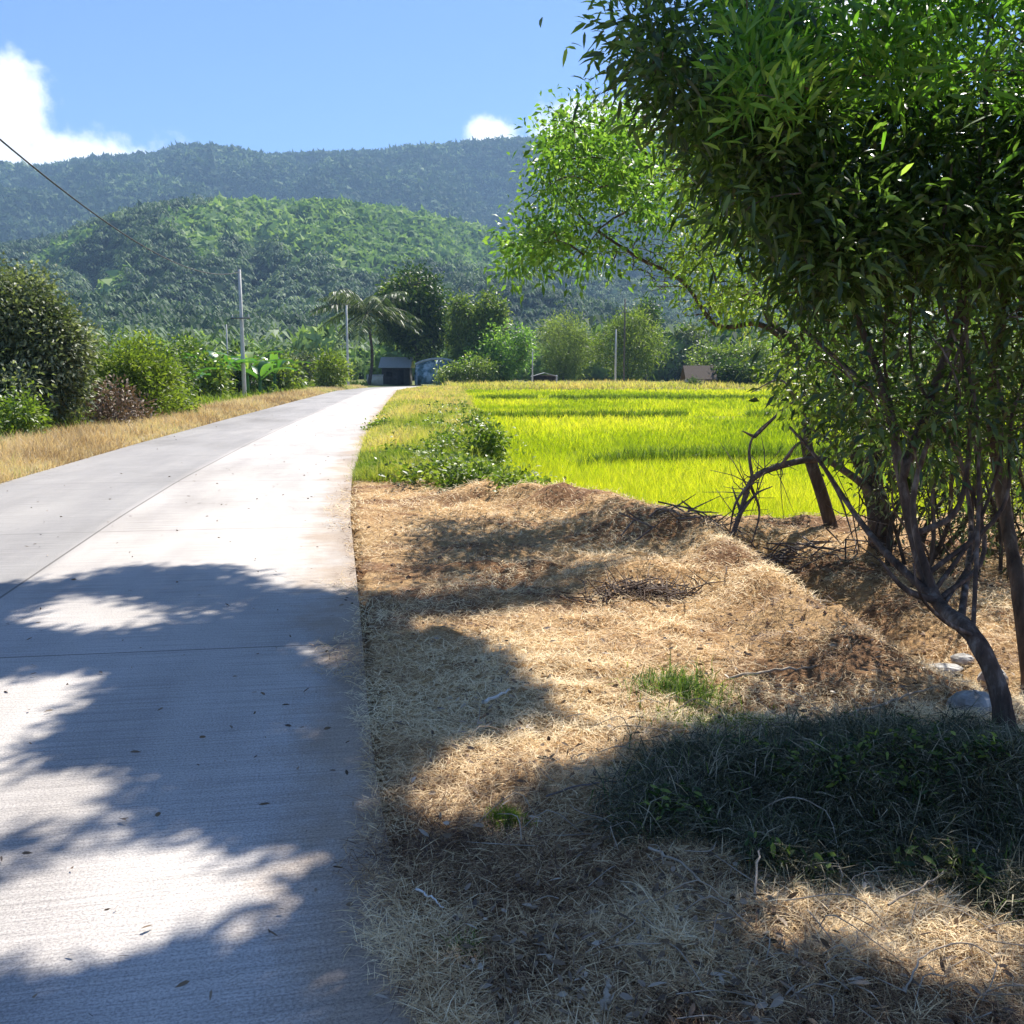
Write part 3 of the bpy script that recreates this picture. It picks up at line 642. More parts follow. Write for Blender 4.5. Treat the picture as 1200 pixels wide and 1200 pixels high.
pole('thin faint pole behind the banana plants left of the tall pole', 268, 85, D(267, 380, 85)[2], .075, M['pole'], None)
pole('shorter pale pole, left of the pair in front of the bright bamboo', 721, 108, D(721, 386, 108)[2], .12, M['pole'], None)
pole('taller dark topped pole, right of the pair in front of the bright bamboo', 731, 106, D(731, 350, 106)[2], .11, M['darkpole'], [(D(731, 366, 106)[2], .7)])
pole('short pale pole beside the small white roofed shelter', 624, 112, D(624, 412, 112)[2], .09, M['pole'], None)
npl = (-9.4, 14.5); nz = 6.9
rt = root('utility_pole', 'pale concrete pole standing off to the left near the camera', 'utility pole', (npl[0], npl[1], -.1), 'utility poles along the road')
mb = MB(); mb.tube([(npl[0], npl[1], -.4), (npl[0], npl[1], nz)], [.15, .1], 10); mb.build('shaft', M['pole'], rt)
# cable passes through the two pixels where the photo shows it, then on to the tall pole
a_ = np.array([npl[0], npl[1], nz - .1]); b_ = ptop - [0, 0, .12]
t = np.linspace(0, 1, 40)[:, None]; cable = a_ + (b_ - a_) * t; 
mb = MB(); cable[:, 2] -= (4 * 1.35 * t * (1 - t))[:, 0]; mb.tube(cable, .02, 5)
tag(mb.build('power_cable', M['wire'], None), 'black power cable sagging across the upper left sky to the tall pole', 'cable')

# ------------------------------------------------------------------ village buildings
def gable(mb, cx, cy, z0, w, dp, h, over=.3, th=.08):
    for s in (-1, 1):
        V = np.array([[cx - w / 2 - over, cy + s * (dp / 2 + over), z0], [cx + w / 2 + over, cy + s * (dp / 2 + over), z0], [cx + w / 2 + over, cy, z0 + h], [cx - w / 2 - over, cy, z0 + h]])
        V2 = V + [0, 0, th]; VV = np.vstack([V, V2])
        Qd = [(0, 1, 2, 3), (7, 6, 5, 4), (0, 4, 5, 1), (1, 5, 6, 2), (2, 6, 7, 3), (3, 7, 4, 0)]
        mb.add(VV, [t for q in Qd for t in ((q[0], q[1], q[2]), (q[0], q[2], q[3]))])
def hut(name, label, px0, px1, dist, eave_py, top_py, roofm, wallm, dep=3.5, door=True):
    x0, x1 = D(px0, 450, dist)[0], D(px1, 450, dist)[0]; w = x1 - x0; cx = (x0 + x1) / 2; cy = dist + dep / 2
    ze = D(600, eave_py, dist)[2]; zt = D(600, top_py, cy)[2]
    rt = root(name, label, 'hut', (cx, cy, 0))
    mb = MB(); mb.box((cx, cy, ze / 2 - .1), (w - .5, dep - .4, ze + .2)); mb.build('wall', wallm, rt)
    mb = MB(); gable(mb, cx, cy, ze - .02, w - .4, dep, zt - ze); mb.build('roof', roofm, rt, smooth=False)
    if door:
        mb = MB(); mb.box((cx + w * .18, cy - dep / 2 + .2 - .02, .85), (.75, .06, 1.7)); mb.build('door', M['opening'], rt)
        mb = MB(); mb.box((cx - w * .2, cy - dep / 2 + .2 - .02, 1.25), (.7, .06, .6)); mb.build('window', M['opening'], rt)
    return rt
hut('village_house', 'dark open fronted house with grey sheet roof under the mango tree', 445, 481, 124, 431, 419, M['roofgrey'], M['walldark'], 5)
hut('field_hut', 'small hut with tall brown thatch roof at the far edge of the paddy', 804, 839, 103, 445, 429, M['roofbrown'], M['wallpale'], 3, False)
# open shelter with white roof
def hood(mb, cx, y0, y1, z0, w, h, th=.05):      # pitched sheet roof with its ridge running away from the road
    for s_ in (-1, 1):
        V = np.array([[cx + s_ * w / 2, y0, z0], [cx, y0, z0 + h], [cx, y1, z0 + h], [cx + s_ * w / 2, y1, z0]]); VV = np.vstack([V, V + [0, 0, th]])
        Qd = [(0, 1, 2, 3), (7, 6, 5, 4), (0, 4, 5, 1), (1, 5, 6, 2), (2, 6, 7, 3), (3, 7, 4, 0)]
        mb.add(VV, [t for q in Qd for t in ((q[0], q[1], q[2]), (q[0], q[2], q[3]))])
def shelter(label, px0, px1, dist, zt, roofm):
    x0, x1 = D(px0, 450, dist)[0], D(px1, 450, dist)[0]; w = x1 - x0; cx = (x0 + x1) / 2; rt = root('open_shelter', label, 'shelter', (cx, dist + 1, 0))
    for sx in (-1, 1):
        for sy in (0, 1):
            mb = MB(); mb.box((cx + sx * (w / 2 - .15), dist + sy * 2, zt / 2 - .1), (.12, .12, zt)); mb.build('post', M['pole'], rt)
    mb = MB(); mb.box((cx, dist + 2.1, zt / 2 - .1), (w - .4, .08, zt)); mb.build('back_wall', M['walldark'], rt)
    mb = MB(); hood(mb, cx, dist - .3, dist + 2.4, zt - .3, w, .45); mb.build('roof', roofm, rt, smooth=False)
shelter('small shelter with pale roof and dark open front behind the paddy', 622, 654, 116, 1.25, M['roofwhite'])
shelter('tiny white roofed shelter among the bananas left of the tall pole', 222, 236, 66, 1.75, M['roofwhite'])
# blue tarpaulin shed: frame, draped sheet, white ridge cover
x0, x1 = D(486, 450, 121)[0], D(540, 450, 121)[0]; zt = D(500, 419, 121)[2]
rt = root('tarpaulin_shed', 'blue tarpaulin shed with pale roof edge beside the mango tree', 'shed', ((x0 + x1) / 2, 122.5, 0))
gu = np.linspace(0, 1, 22); gv = np.linspace(0, 1, 12); U2, V2 = np.meshgrid(gu, gv)
zz = zt * (1 - .22 * (2 * U2 - 1) ** 2) * (np.sin(V2 * math.pi * .5) ** .45) ; yy = 121 + 3 * V2 + .15 * np.sin(U2 * 25) * (1 - V2)
Vt = np.stack([x0 + (x1 - x0) * U2, yy, np.maximum(zz, .02)], -1); i = np.arange(11)[:, None] * 22 + np.arange(21)[None]
Qt = np.stack([i, i + 1, i + 23, i + 22], -1).reshape(-1, 4)
ob = mk('tarpaulin', Vt.reshape(-1, 3), Qt, M['tarp'], rt, quads=True)
md = ob.modifiers.new('thick', 'SOLIDIFY'); md.thickness = .03
mb = MB(); pr = [(x0 + (x1 - x0) * q, 121.9, zt * (1 - .22 * (2 * q - 1) ** 2) * .96) for q in np.linspace(0, 1, 14)]
mb.tube(pr, .16, 6); mb.build('roof_edge', M['roofwhite'], rt)
for q in (.05, .5, .95):
    mb = MB(); mb.tube([(x0 + (x1 - x0) * q, 120.8, -.1), (x0 + (x1 - x0) * q, 121.2, zt * .72)], [.06, .05], 6); mb.build('post', M['pole'], rt)
# pale garden wall under the palm
x0, x1 = D(430, 450, 119)[0], D(449, 450, 119)[0]
rt = root('garden_wall', 'short pale garden wall with capping under the coconut palm', 'wall', ((x0 + x1) / 2, 119, 0))
mb = MB(); mb.box(((x0 + x1) / 2, 119, .5), (x1 - x0, .2, 1.2)); mb.build('wall_panel', M['wallpale'], rt)
mb = MB(); mb.box(((x0 + x1) / 2, 119, 1.14), (x1 - x0 + .1, .3, .1)); mb.build('capping', M['roofwhite'], rt)

# ------------------------------------------------------------------ middle distance tree (light green crown)
def poly_in(px, py, poly):
    poly = np.array(poly, float); c = np.zeros(np.shape(px), bool); j = len(poly) - 1
    for i in range(len(poly)):
        xi, yi = poly[i]; xj, yj = poly[j]
        c ^= ((yi > py) != (yj > py)) & (px < (xj - xi) * (py - yi) / (yj - yi + 1e-12) + xi); j = i
    return c
def crown_pts(poly, n, y0, y1, gap=None):
    poly = np.array(poly, float); lo, hi = poly.min(0), poly.max(0); out = []
    while len(out) < n:
        q = rng.uniform(lo, hi)
        if poly_in(q[0], q[1], poly):
            if gap is not None and vn(q[0] / gap[0], q[1] / gap[0], gap[2]) < gap[1]: continue
            out.append(D(q[0], q[1], rng.uniform(y0, y1)))
    return np.array(out)
b0 = G(985, 632, -.2)
dm = b0[1]
rt = root('paddy_edge_tree', 'leaning light green tree at the edge of the rice paddy', 'tree', b0)
tp = cat_([b0 - [0, 0, .2], D(965, 585, dm), D(945, 520, dm + .1), D(946, 470, dm + .3), D(935, 410, dm + .5), D(905, 380, dm + .8)], 6)
mb = MB(); mb.tube(tp, np.linspace(.075, .045, len(tp)), 9)
lim = cat_([D(935, 410, dm + .5), D(890, 380, dm + .8), D(840, 381, dm + 1), D(800, 330, dm + 1.2), D(745, 300, dm + 1.3), D(690, 262, dm + 1.5), D(660, 230, dm + 1.5)], 6)
mb.tube(lim, np.linspace(.036, .01, len(lim)), 7)
lim2 = cat_([D(905, 385, dm + .8), D(882, 330, dm + 1), D(850, 260, dm + 1.2), D(790, 200, dm + 1.4), D(720, 160, dm + 1.5)], 6)
mb.tube(lim2, np.linspace(.032, .01, len(lim2)), 7)
lim3 = cat_([D(946, 470, dm + .3), D(960, 400, dm + .5), D(940, 300, dm + .6), D(905, 240, dm + .7)], 6)
mb.tube(lim3, np.linspace(.05, .014, len(lim3)), 7)
A = crown_pts([(585, 312), (586, 285), (600, 245), (642, 205), (640, 150), (685, 115), (730, 125), (760, 190), (770, 260), (720, 290), (690, 325), (640, 295), (600, 318)], 135, dm - .2, dm + 2.8, (21, .50, 3))
B = crown_pts([(640, 160), (690, 118), (760, 140), (800, 190), (770, 260), (700, 250), (650, 215)], 42, dm, dm + 2.8, (21, .5, 5))
C2 = crown_pts([(780, 170), (880, 240), (960, 300), (985, 420), (930, 470), (880, 380), (820, 350), (770, 250)], 105, dm - .6, dm + 2, (34, .45, 7))
grow(mb, list(lim) + list(lim2) + list(lim3) + list(tp[-8:]), np.vstack([A[::2], B[::2], C2[::2]]), .004, .02, 4)
tw = crown_pts([(690, 260), (830, 240), (880, 380), (800, 370), (700, 300)], 130, dm, dm + 2)
grow(mb, list(lim), tw, .003, .012, 4, .15)
mb.build('trunk', M['bark'], rt)
V, T, rr = clumps_leaves(np.vstack([A, B]), 42, .15, .10, .045, False, .3); mk('crown', V, T, M['mid_leaf'], rt, rnd=rr)
V, T, rr = clumps_leaves(C2, 48, .13, .10, .036, False, .35); mk('foliage_spray', V, T, M['yel_leaf'], rt, rnd=rr)
V, T, rr = clumps_leaves(tw, 6, .10, .07, .03, False, .35); mk('sparse_foliage', V, T, M['mid_leaf'], rt, rnd=rr)

# ------------------------------------------------------------------ dead arched branch and brush at the ditch
b0 = G(848, 648, -.1); db = b0[1]
rt = root('dead_branch', 'bare arched dead branch standing against the bright paddy', 'branch', b0)
mb = MB()
arch = cat_([b0 - [0, 0, .1], D(868, 600, db), D(882, 562, db), D(915, 546, db + .1), D(960, 538, db + .2), D(990, 552, db + .3), D(1020, 580, db + .4), D(1035, 640, db + .4)], 6)
mb.tube(arch, np.interp(np.linspace(0, 1, len(arch)), [0, .3, .7, 1], [.02, .028, .035, .05]), 8)
for seg in ([(882, 562), (878, 530), (884, 510), (905, 490)], [(884, 560), (862, 590), (855, 625)], [(862, 610), (885, 580), (905, 570)], [(880, 570), (890, 600), (880, 640)], [(915, 546), (935, 520), (960, 512)], [(884, 512), (870, 505)], [(884, 512), (920, 478), (945, 462)],
            [(990, 552), (975, 520), (950, 500), (928, 460), (912, 445), (880, 460)], [(960, 538), (985, 585), (1000, 632)], [(868, 600), (858, 570)], [(872, 590), (850, 640)]):
    P = cat_([D(a, b, db + rng.uniform(-.1, .25)) for a, b in seg], 5); mb.tube(P, np.linspace(.018, .005, len(P)), 6)
for k in range(60):
    a = arch[rng.integers(2, 20)]; dr = rng.normal(size=3) * .14; dr[2] = abs(dr[2]) * rng.choice([-1, 1]); mb.tube([a, a + dr * .6 + rng.normal(size=3) * .02, a + dr * 1.3], [.006, .004, .002], 4)
mb.build('limb', M['deadwood'], rt)
b0 = G(885, 648, -.12)
mb = MB()
for k in range(130):
    c = np.array([b0[0] + rng.normal() * .42, b0[1] + rng.normal() * .16, 0]); c[2] = hgt(c[0], c[1]) + rng.uniform(0, .13); a = rng.normal() * .7; L = rng.uniform(.1, .35)
    dr = np.array([math.cos(a), math.sin(a), rng.normal() * .35]) * L; mb.tube([c - dr, c + rng.normal(size=3) * .03, c + dr], [.009, .008, .003], 5)
tag(mb.build('brush_pile', M['deadwood'], None), 'heap of broken grey sticks at the foot of the arched dead branch', 'brush pile')

# ------------------------------------------------------------------ near right trees
def gh(px, py):
    p = G(px, py, -.1)
    for _ in range(4): p = G(px, py, float(hgt(p[0], p[1])))
    return p
# 1: curved reddish trunk
b1 = gh(1183, 868)
y1 = b1[1]
rt1 = root('crooked_tree', 'dark leaved tree with crooked reddish trunk rising from the verge at right', 'tree', b1)
mb = MB()
tr1 = cat_([b1 - [0, 0, .15], D(1172, 815, y1), D(1140, 745, y1 + .1), D(1098, 705, y1 + .35), D(1074, 640, y1 + .6), D(1056, 560, y1 + .7), D(1040, 470, y1 + .8), D(1000, 360, y1 + .9), D(960, 250, y1 + 1), D(930, 120, y1 + 1.1), D(900, 0, y1 + 1.2)], 6)
_k = 1 + .09 * np.sin(np.arange(len(tr1)) * 1.3) * np.cos(np.arange(len(tr1)) * .7) + .04 * rng.normal(size=len(tr1)); mb.tube(tr1, _k * np.interp(np.linspace(0, 1, len(tr1)), [0, .05, .3, .6, 1], [.078, .047, .033, .02, .010]), 12)
st = [tr1]
for seg, r0 in (([(1098, 705, .35), (1040, 650, .6), (1000, 600, .9), (960, 540, 1.1), (925, 500, 1.2)], .022), ([(1098, 705, .35), (1060, 690, .3), (1030, 655, .3)], .02),
                ([(1056, 560, .7), (1090, 470, .9), (1130, 340, 1), (1150, 180, 1.1), (1160, 20, 1.2)], .03), ([(1040, 470, .8), (980, 420, 1.2), (930, 370, 1.5), (905, 300, 1.7), (860, 200, 1.8), (810, 120, 1.7), (755, 60, 1.5)], .013),
                ([(1140, 745, .1), (1110, 730, -.1), (1080, 700, -.3), (1070, 660, -.3)], .012), ([(1000, 360, .9), (920, 240, 1.3), (860, 160, 1.4), (810, 70, 1.4)], .012)):
    P = cat_([D(a, b, y1 + c) for a, b, c in seg], 6); mb.tube(P, np.linspace(r0, r0 * .3, len(P)), 7); st.append(P)
Ctop = np.vstack([crown_pts([(785, 120), (760, 70), (795, 15), (860, 10), (900, -30), (1100, -50), (1500, -50), (1500, 250), (1200, 330), (985, 320), (930, 255), (855, 190)], 270, y1 + .5, y1 + 1.9, (40, .36, 11)), crown_pts([(820, 130), (1500, 130), (1500, 300), (990, 320), (930, 240)], 230, y1 + .3, y1 + 2.3, (34, .28, 12)), crown_pts([(795, 105), (900, 100), (985, 260), (1010, 350), (970, 345), (905, 290), (840, 225)], 85, y1 + .6, y1 + 1.8)])
Clow = crown_pts([(930, 270), (1400, 260), (1400, 500), (1180, 520), (1060, 520), (1010, 500), (975, 460), (940, 400)], 215, y1 + .2, y1 + 2.4, (34, .34, 12))
Csp = crown_pts([(722, 25), (800, 10), (800, 75), (760, 85), (725, 55)], 12, y1 + .6, y1 + 1.3)
def unshade(C):
    g = C - SUN * (C[:, 2:3] / SUN[2]); a, b, _ = proj(g)
    return C[~((b > 1008) & (b < 1140) & (a > 830) & (a < 1300))]
Ctop = unshade(Ctop); Clow = unshade(Clow)
Csun = unshade(crown_pts([(800, 60), (880, -30), (1000, -10), (1100, -40), (1400, -60), (1400, 60), (1250, 120), (1000, 110), (860, 130)], 170, y1 + .1, y1 + 1.3, (30, .35, 19)))
for k in range(9):
    a0, b_0 = rng.uniform(1040, 1180), rng.uniform(560, 720); y_ = y1 + rng.uniform(.2, 1.0); dx = rng.uniform(-90, 90)
    P = cat_([D(a0, b_0, y_), D(a0 + dx * .3 + rng.normal() * 12, b_0 - 110, y_ + .1), D(a0 + dx * .7 + rng.normal() * 18, b_0 - 230, y_ + .2), D(a0 + dx + rng.normal() * 20, b_0 - 380, y_ + .3)], 6)
    near = tr1[int(rng.integers(12, 26))]; Pk = [near] + [p for p in P[::6] if p[2] > near[2] + .12]
    if len(Pk) < 3: continue
    P = cat_(Pk, 6); mb.tube(P, np.linspace(rng.uniform(.010, .02), .005, len(P)), 7); st.append(P)
nodes = np.vstack(st)[::2]
grow(mb, list(nodes), np.vstack([Ctop[::2], Clow, Csp, Csun[::2]]), .0025, .013, 5)
mb.build('trunk', M['red_bark'], rt1)
V, T, rr = clumps_leaves(np.vstack([Ctop, Csp]), 95, .115, .088, .023, True, .3); mk('crown', V, T, M['near_leaf'], rt1, rnd=rr)
V, T, rr = clumps_leaves(Csun, 55, .085, .11, .021, True, .2, up=.7); mk('sunlit_tone_leaves', V, T, M['sunlit_leaf_tone'], rt1, rnd=rr)  # top leaves whose sunlit look is given by a brighter colour
V, T, rr = clumps_leaves(Clow, 60, .12, .07, .022, False, .35); mk('lower_foliage', V, T, M['near_leaf'], rt1, rnd=rr * .8)

# 2: many stemmed shrub behind it
b2 = gh(1060, 660); y2 = b2[1]
rt2 = root('many_stemmed_shrub', 'thicket of thin grey upright stems behind the crooked reddish trunk', 'shrub', b2)
mb = MB(); st = []
for k in range(44):
    px = rng.uniform(1015, 1330); y = y2 + rng.uniform(-1.0, .9); x = D(px, 650, y)[0]; z = float(hgt(x, y))
    h = rng.uniform(1.6, 3.2); l = rng.normal(size=2) * .6; p0 = np.array([x, y, z - .1])
    P = cat_([p0] + [p0 + [l[0] * q ** 1.3 + rng.normal() * .07, l[1] * q + rng.normal() * .07, h * q] for q in (.17, .34, .5, .67, .83, 1)], 4)
    r0 = rng.uniform(.007, .026); mb.tube(P, np.linspace(r0, r0 * .3, len(P)), 6); st.append(P[4:])
Cs = crown_pts([(985, 440), (1450, 380), (1450, 680), (1180, 650), (1100, 640), (1030, 590), (990, 520)], 420, y2 - 1, y2 + 1.2, (34, .38, 15))
Cs2 = crown_pts([(900, 430), (1000, 400), (1040, 540), (985, 520), (940, 480), (905, 470)], 60, y2 - .6, y2 + 1, (25, .3, 17))
grow(mb, list(np.vstack(st)), np.vstack([Cs[::2], Cs2[::2]]), .002, .01, 4, .15)
for k in range(260):
    px = rng.uniform(1000, 1330); y = y2 + rng.uniform(-1.0, .9); x = D(px, 650, y)[0]; z = float(hgt(x, y)) + rng.uniform(.05, 1.3); p0 = np.array([x, y, z]); dr = rng.normal(size=3) * [.3, .3, .35]
    mb.tube([p0, p0 + dr * .5 + rng.normal(size=3) * .05, p0 + dr + [0, 0, -.05]], [.006, .005, .002], 4)
mb.build('stem', M['bark'], rt2)
V, T, rr = clumps_leaves(Cs, 38, .12, .075, .024, False, .35); mk('foliage', V, T, M['grey_leaf'], rt2, rnd=rr)
V, T, rr = clumps_leaves(Cs2, 34, .12, .075, .03, False, .35); mk('green_foliage', V, T, M['green_leaf'], rt2, rnd=rr)
# 3: gnarled trunk behind
b3 = gh(1035, 640); y3 = b3[1]
rt3 = root('gnarled_tree', 'short gnarled dark trunk between the leaning tree and the stem thicket', 'tree', b3)
mb = MB(); P = cat_([b3 - [0, 0, .2], D(1030, 600, y3), D(1022, 560, y3 + .1), D(1035, 500, y3 + .2), D(1050, 420, y3 + .3), D(1040, 330, y3 + .3)], 5); mb.tube(P, np.linspace(.13, .05, len(P)), 9)
P2 = cat_([D(1022, 565, y3 + .1), D(1000, 530, y3 + .1), D(1010, 480, y3 + .2), D(990, 420, y3 + .1)], 5); mb.tube(P2, np.linspace(.06, .02, len(P2)), 7)
C3 = crown_pts([(960, 330), (1150, 300), (1180, 480), (1060, 480), (985, 470)], 80, y3 - .8, y3 + 1.2)
grow(mb, list(P[8:]) + list(P2[5:]), C3[::2], .003, .02, 4); mb.build('trunk', M['bark'], rt3)
V, T, rr = clumps_leaves(C3, 50, .16, .09, .035, False, .35); mk('crown', V, T, M['dark_leaf'], rt3, rnd=rr)

# 4: tall tree whose high crown arches over the road out of the top of the picture
S_IN = [[(0, 690), (60, 686), (130, 668), (240, 658), (290, 684), (400, 700), (430, 690), (560, 682), (700, 668), (690, 688), (580, 706), (440, 724), (430, 745), (540, 745), (575, 790), (615, 840), (550, 868), (450, 900), (430, 960), (470, 1010),
         (560, 1012), (700, 962), (760, 912), (900, 880), (1000, 868), (1120, 880), (1200, 905), (1320, 960), (1320, 1300), (-250, 1300), (-250, 900), (-150, 700)]]
S_OUT0 = [[(0, 738), (60, 700), (170, 712), (185, 735), (90, 746)], [(-120, 830), (0, 806), (120, 798), (132, 812), (90, 850), (30, 885), (-120, 915)], [(-100, 930), (0, 905), (100, 898), (178, 915), (165, 935), (80, 968), (-100, 1010)],
         [(-180, 1090), (0, 1040), (110, 1008), (200, 990), (380, 1020), (395, 1040), (330, 1075), (250, 1105), (120, 1140), (60, 1165), (-180, 1190)], [(310, 770), (360, 756), (432, 762), (428, 782), (330, 782)],
         [(250, 862), (330, 843), (424, 856), (410, 878), (300, 876)], [(300, 1198), (440, 1160), (480, 1148), (512, 1158), (440, 1192), (380, 1215)], [(860, 1122), (980, 1040), (1250, 1015), (1250, 1112), (1000, 1124)],
         [(200, 772), (250, 765), (260, 776), (215, 780)], [(190, 715), (290, 716), (285, 728), (200, 726)]]
S_OUT = []
for q in S_OUT0:
    q = np.array(q, float); c_ = q.mean(0); S_OUT.append(c_ + (q - c_) * np.array([1.16, 1.45]))
OC = []; tries = 0
while len(OC) < 2100 and tries < 90000:
    tries += 1
    gx = rng.uniform(-4.2, 3.2); gy = rng.uniform(1.6, 7.8)
    px, py, _ = proj(np.array([gx, gy, 0.]))
    if px > 820 and 1000 < py < 1150: continue
    if px > 690 and py > 862 and rng.random() < .93: continue
    if not poly_in(px, py, S_IN[0]) or any(poly_in(px, py, q) for q in S_OUT): continue
    if vn(gx * 1.5 + 9, gy * 2.4, 202) < .27 and gx < .3: continue
    zc = rng.uniform(5.0, 7.6); c = np.array([gx, gy, 0]) + SUN * zc / SUN[2]
    px, py, dd = proj(c)
    if py > -75 and px < 1250: continue
    OC.append(c)
OC = np.array(OC)
b4 = gh(1215, 800); y4 = b4[1]
rt4 = root('tall_roadside_tree', 'tall tree with dark stem at the right edge whose crown shades the road', 'tree', b4)
mb = MB()
tr4 = cat_([b4 - [0, 0, .2], D(1195, 700, y4 + .1), D(1178, 600, y4 + .3), D(1165, 500, y4 + .4), D(1172, 380, y4 + .5), np.array([3.3, y4 + 1.0, 4.0]), np.array([3.0, y4 + 1.8, 5.6]), np.array([2.4, y4 + 2.4, 6.8])], 6)
mb.tube(tr4, (1 + .07 * rng.normal(size=len(tr4))) * np.interp(np.linspace(0, 1, len(tr4)), [0, .05, .4, 1], [.07, .045, .036, .03]), 12); st = [tr4[28:]]
for tgt in ([2.6, 8, 5.4, .8, 9.5, 6.3, -1.2, 11, 6.8], [2.8, 6.5, 5.2, 1.3, 6.6, 6.0, .2, 7.2, 6.6], [3.2, 5.2, 5.2, 2.9, 4.9, 6.2, 2.3, 5.5, 6.8], [3.4, 8.5, 6, 3.2, 9.5, 7, 2.4, 10.5, 7.3]):
    P = cat_([tr4[-14]] + [np.array(tgt[k:k + 3]) for k in (0, 3, 6)], 7); mb.tube(P, np.linspace(.035, .012, len(P)), 6); st.append(P)
grow(mb, list(np.vstack(st)), OC[::5], .003, .02, 4)
st5 = cat_([b4 + [.15, .3, -.2], D(1230, 640, y4 + .4), D(1205, 500, y4 + .6), D(1240, 300, y4 + .8)], 6); mb.tube(st5, np.linspace(.05, .03, len(st5)), 7)
mb.build('trunk', M['bark'], rt4)
V, T, rr = clumps_leaves(OC, 30, .085, .12, .055, False, .2); 
pxx, pyy, dd = proj(V); 
mk('crown', V, T, M['near_leaf'], rt4, rnd=rr)

# ------------------------------------------------------------------ grass, crop and litter
def on(x, y, dz=0): return np.stack([x, y, hgt(x, y) + dz], 1)
def sampley(n, y0, y1, p=1.0):             # more samples close by
    u = rng.random(n); q = 1 - p
    if abs(q) < 1e-6: return y0 * (y1 / y0) ** u
    return (y0 ** q + u * (y1 ** q - y0 ** q)) ** (1 / q)
# cut straw on the verge
n = 400000; y = sampley(n, 1.7, 15.5, 1.7); x = roadx(y) - .3 + (rng.random(n) ** .9) * (1.2 + y * .62 + .3)
d = x - roadx(y); edgew = .03 + .6 * fbm(y * 1.1, y * 0 + 3, 90) ** 2.4
keep = (d > -edgew * rng.random(n) * 1.2) & (padmask(x, y) < .4) & (y < 14.6 + .5 * vn(x * 2, x * 0, 8)); x, y = x[keep], y[keep]; n = len(x)
patch = fbm(x * 1.1, y * 1.6, 31); keep = rng.random(n) > .8 * ss(.5, .66, patch) * ss(.3, .6, vn(x * 6, y * 6, 77)); x, y, patch = x[keep], y[keep], patch[keep]; n = len(x); fine_ = vn(x * 5, y * 5, 34)
rr = np.clip(.58 + .85 * (.47 - patch) * 2 + (fine_ - .5) * .35 - .36 * (1 - ss(2.8, 3.9, y)) * (1 - .8 * ss(.8, 1.1, x) * ss(2.4, 2.6, y)) + rng.normal(size=n) * .24, 0, 1)  # near straw darkened: tree shade put into its colour, sunny patch mostly spared
Hh = (.022 + .075 * rng.random(n) ** 1.6) * (1 + y * .04); Ww = np.maximum(.0021, .0005 * y) * rng.uniform(.6, 1.4, n)
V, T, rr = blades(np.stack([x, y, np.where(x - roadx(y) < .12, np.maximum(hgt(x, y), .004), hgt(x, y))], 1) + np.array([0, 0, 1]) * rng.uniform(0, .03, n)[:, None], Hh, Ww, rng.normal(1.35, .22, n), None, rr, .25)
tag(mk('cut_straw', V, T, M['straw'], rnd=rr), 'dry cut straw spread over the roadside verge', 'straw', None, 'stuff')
mC = 2600; yc = sampley(mC, 1.8, 14, 1.5); xc = roadx(yc) + .1 + rng.random(mC) * (1.2 + yc * .5); kc = (fbm(xc * 1.1, yc * 1.6, 31) > .45) & (padmask(xc, yc) < .3); xc, yc = xc[kc], yc[kc]; mC = len(xc)
oct_ = np.array([[1, 0, 0], [-1, 0, 0], [0, 1, 0], [0, -1, 0], [0, 0, .8], [0, 0, -.6]], float); oT = np.array([[0, 2, 4], [2, 1, 4], [1, 3, 4], [3, 0, 4], [2, 0, 5], [1, 2, 5], [3, 1, 5], [0, 3, 5]])
Vc = oct_[None] * (.006 + .018 * rng.random((mC, 1, 1)) ** 2.5) * rng.uniform(.6, 1.3, (mC, 6, 1)) + rng.normal(size=(mC, 6, 3)) * .002 + on(xc, yc, .008)[:, None]
tag(mk('soil_crumbs', Vc.reshape(-1, 3), (oT[None] + (np.arange(mC) * 6)[:, None, None]).reshape(-1, 3), M['clod'], rnd=np.repeat(rng.random(mC), 6), smooth=False), 'brown soil crumbs between the cut straw', 'soil', None, 'stuff')
# leafy weeds in a ragged strip along the rice
n = 15000; y = sampley(n, 13.3, 45, 1.6); x = padleft(y) - .35 + rng.normal(size=n) * .5; keep = (vn(x * 2.2, y * 1.1, 141) > .48) & (x > roadx(y) + .3); x, y = x[keep], y[keep]; n = len(x)
V, T, rr = leaves(on(x, y) + np.array([0, 0, 1]) * (rng.random(n) * (.18 + .35 * vn(x * 1.5, y * .8, 142)))[:, None], np.stack([rng.normal(size=n), rng.normal(size=n), rng.normal(size=n) * .5 + .3], 1), rng.uniform(.05, .1, n) * (1 + y * .02), rng.uniform(.025, .05, n) * (1 + y * .02), .2)
tag(mk('leafy_weeds', V, T, M['green_leaf'], rnd=rr), 'ragged strip of leafy green weeds along the left edge of the rice', 'weeds', None, 'stuff')
# fallen leaves in the shade
n = 5200; y = sampley(n, 1.75, 6.5, 2.0); x = roadx(y) + .1 + rng.random(n) * (1 + y * .65); keep = (rng.random(n) < .25 + .75 * ss(.4, .6, fbm(x * 2, y * 2, 51))); x, y = x[keep], y[keep]; n = len(x)
V, T, rr = leaves(on(x, y, .02) + np.array([0, 0, 1]) * rng.uniform(0, .03, n)[:, None], np.stack([rng.normal(size=n), rng.normal(size=n), rng.normal(size=n) * .25], 1), rng.uniform(.02, .06, n), rng.uniform(.008, .022, n), .1, True)
m9 = 500; yl = sampley(m9, 2, 40, 1.2); xl = roadx(yl) - 5 * rng.random(m9) ** 1.7; V2, T2, r2 = leaves(np.stack([xl, yl, np.full(m9, .02)], 1), np.stack([rng.normal(size=m9), rng.normal(size=m9), rng.normal(size=m9) * .12], 1), rng.uniform(.015, .05, m9), rng.uniform(.006, .018, m9), .05, True)
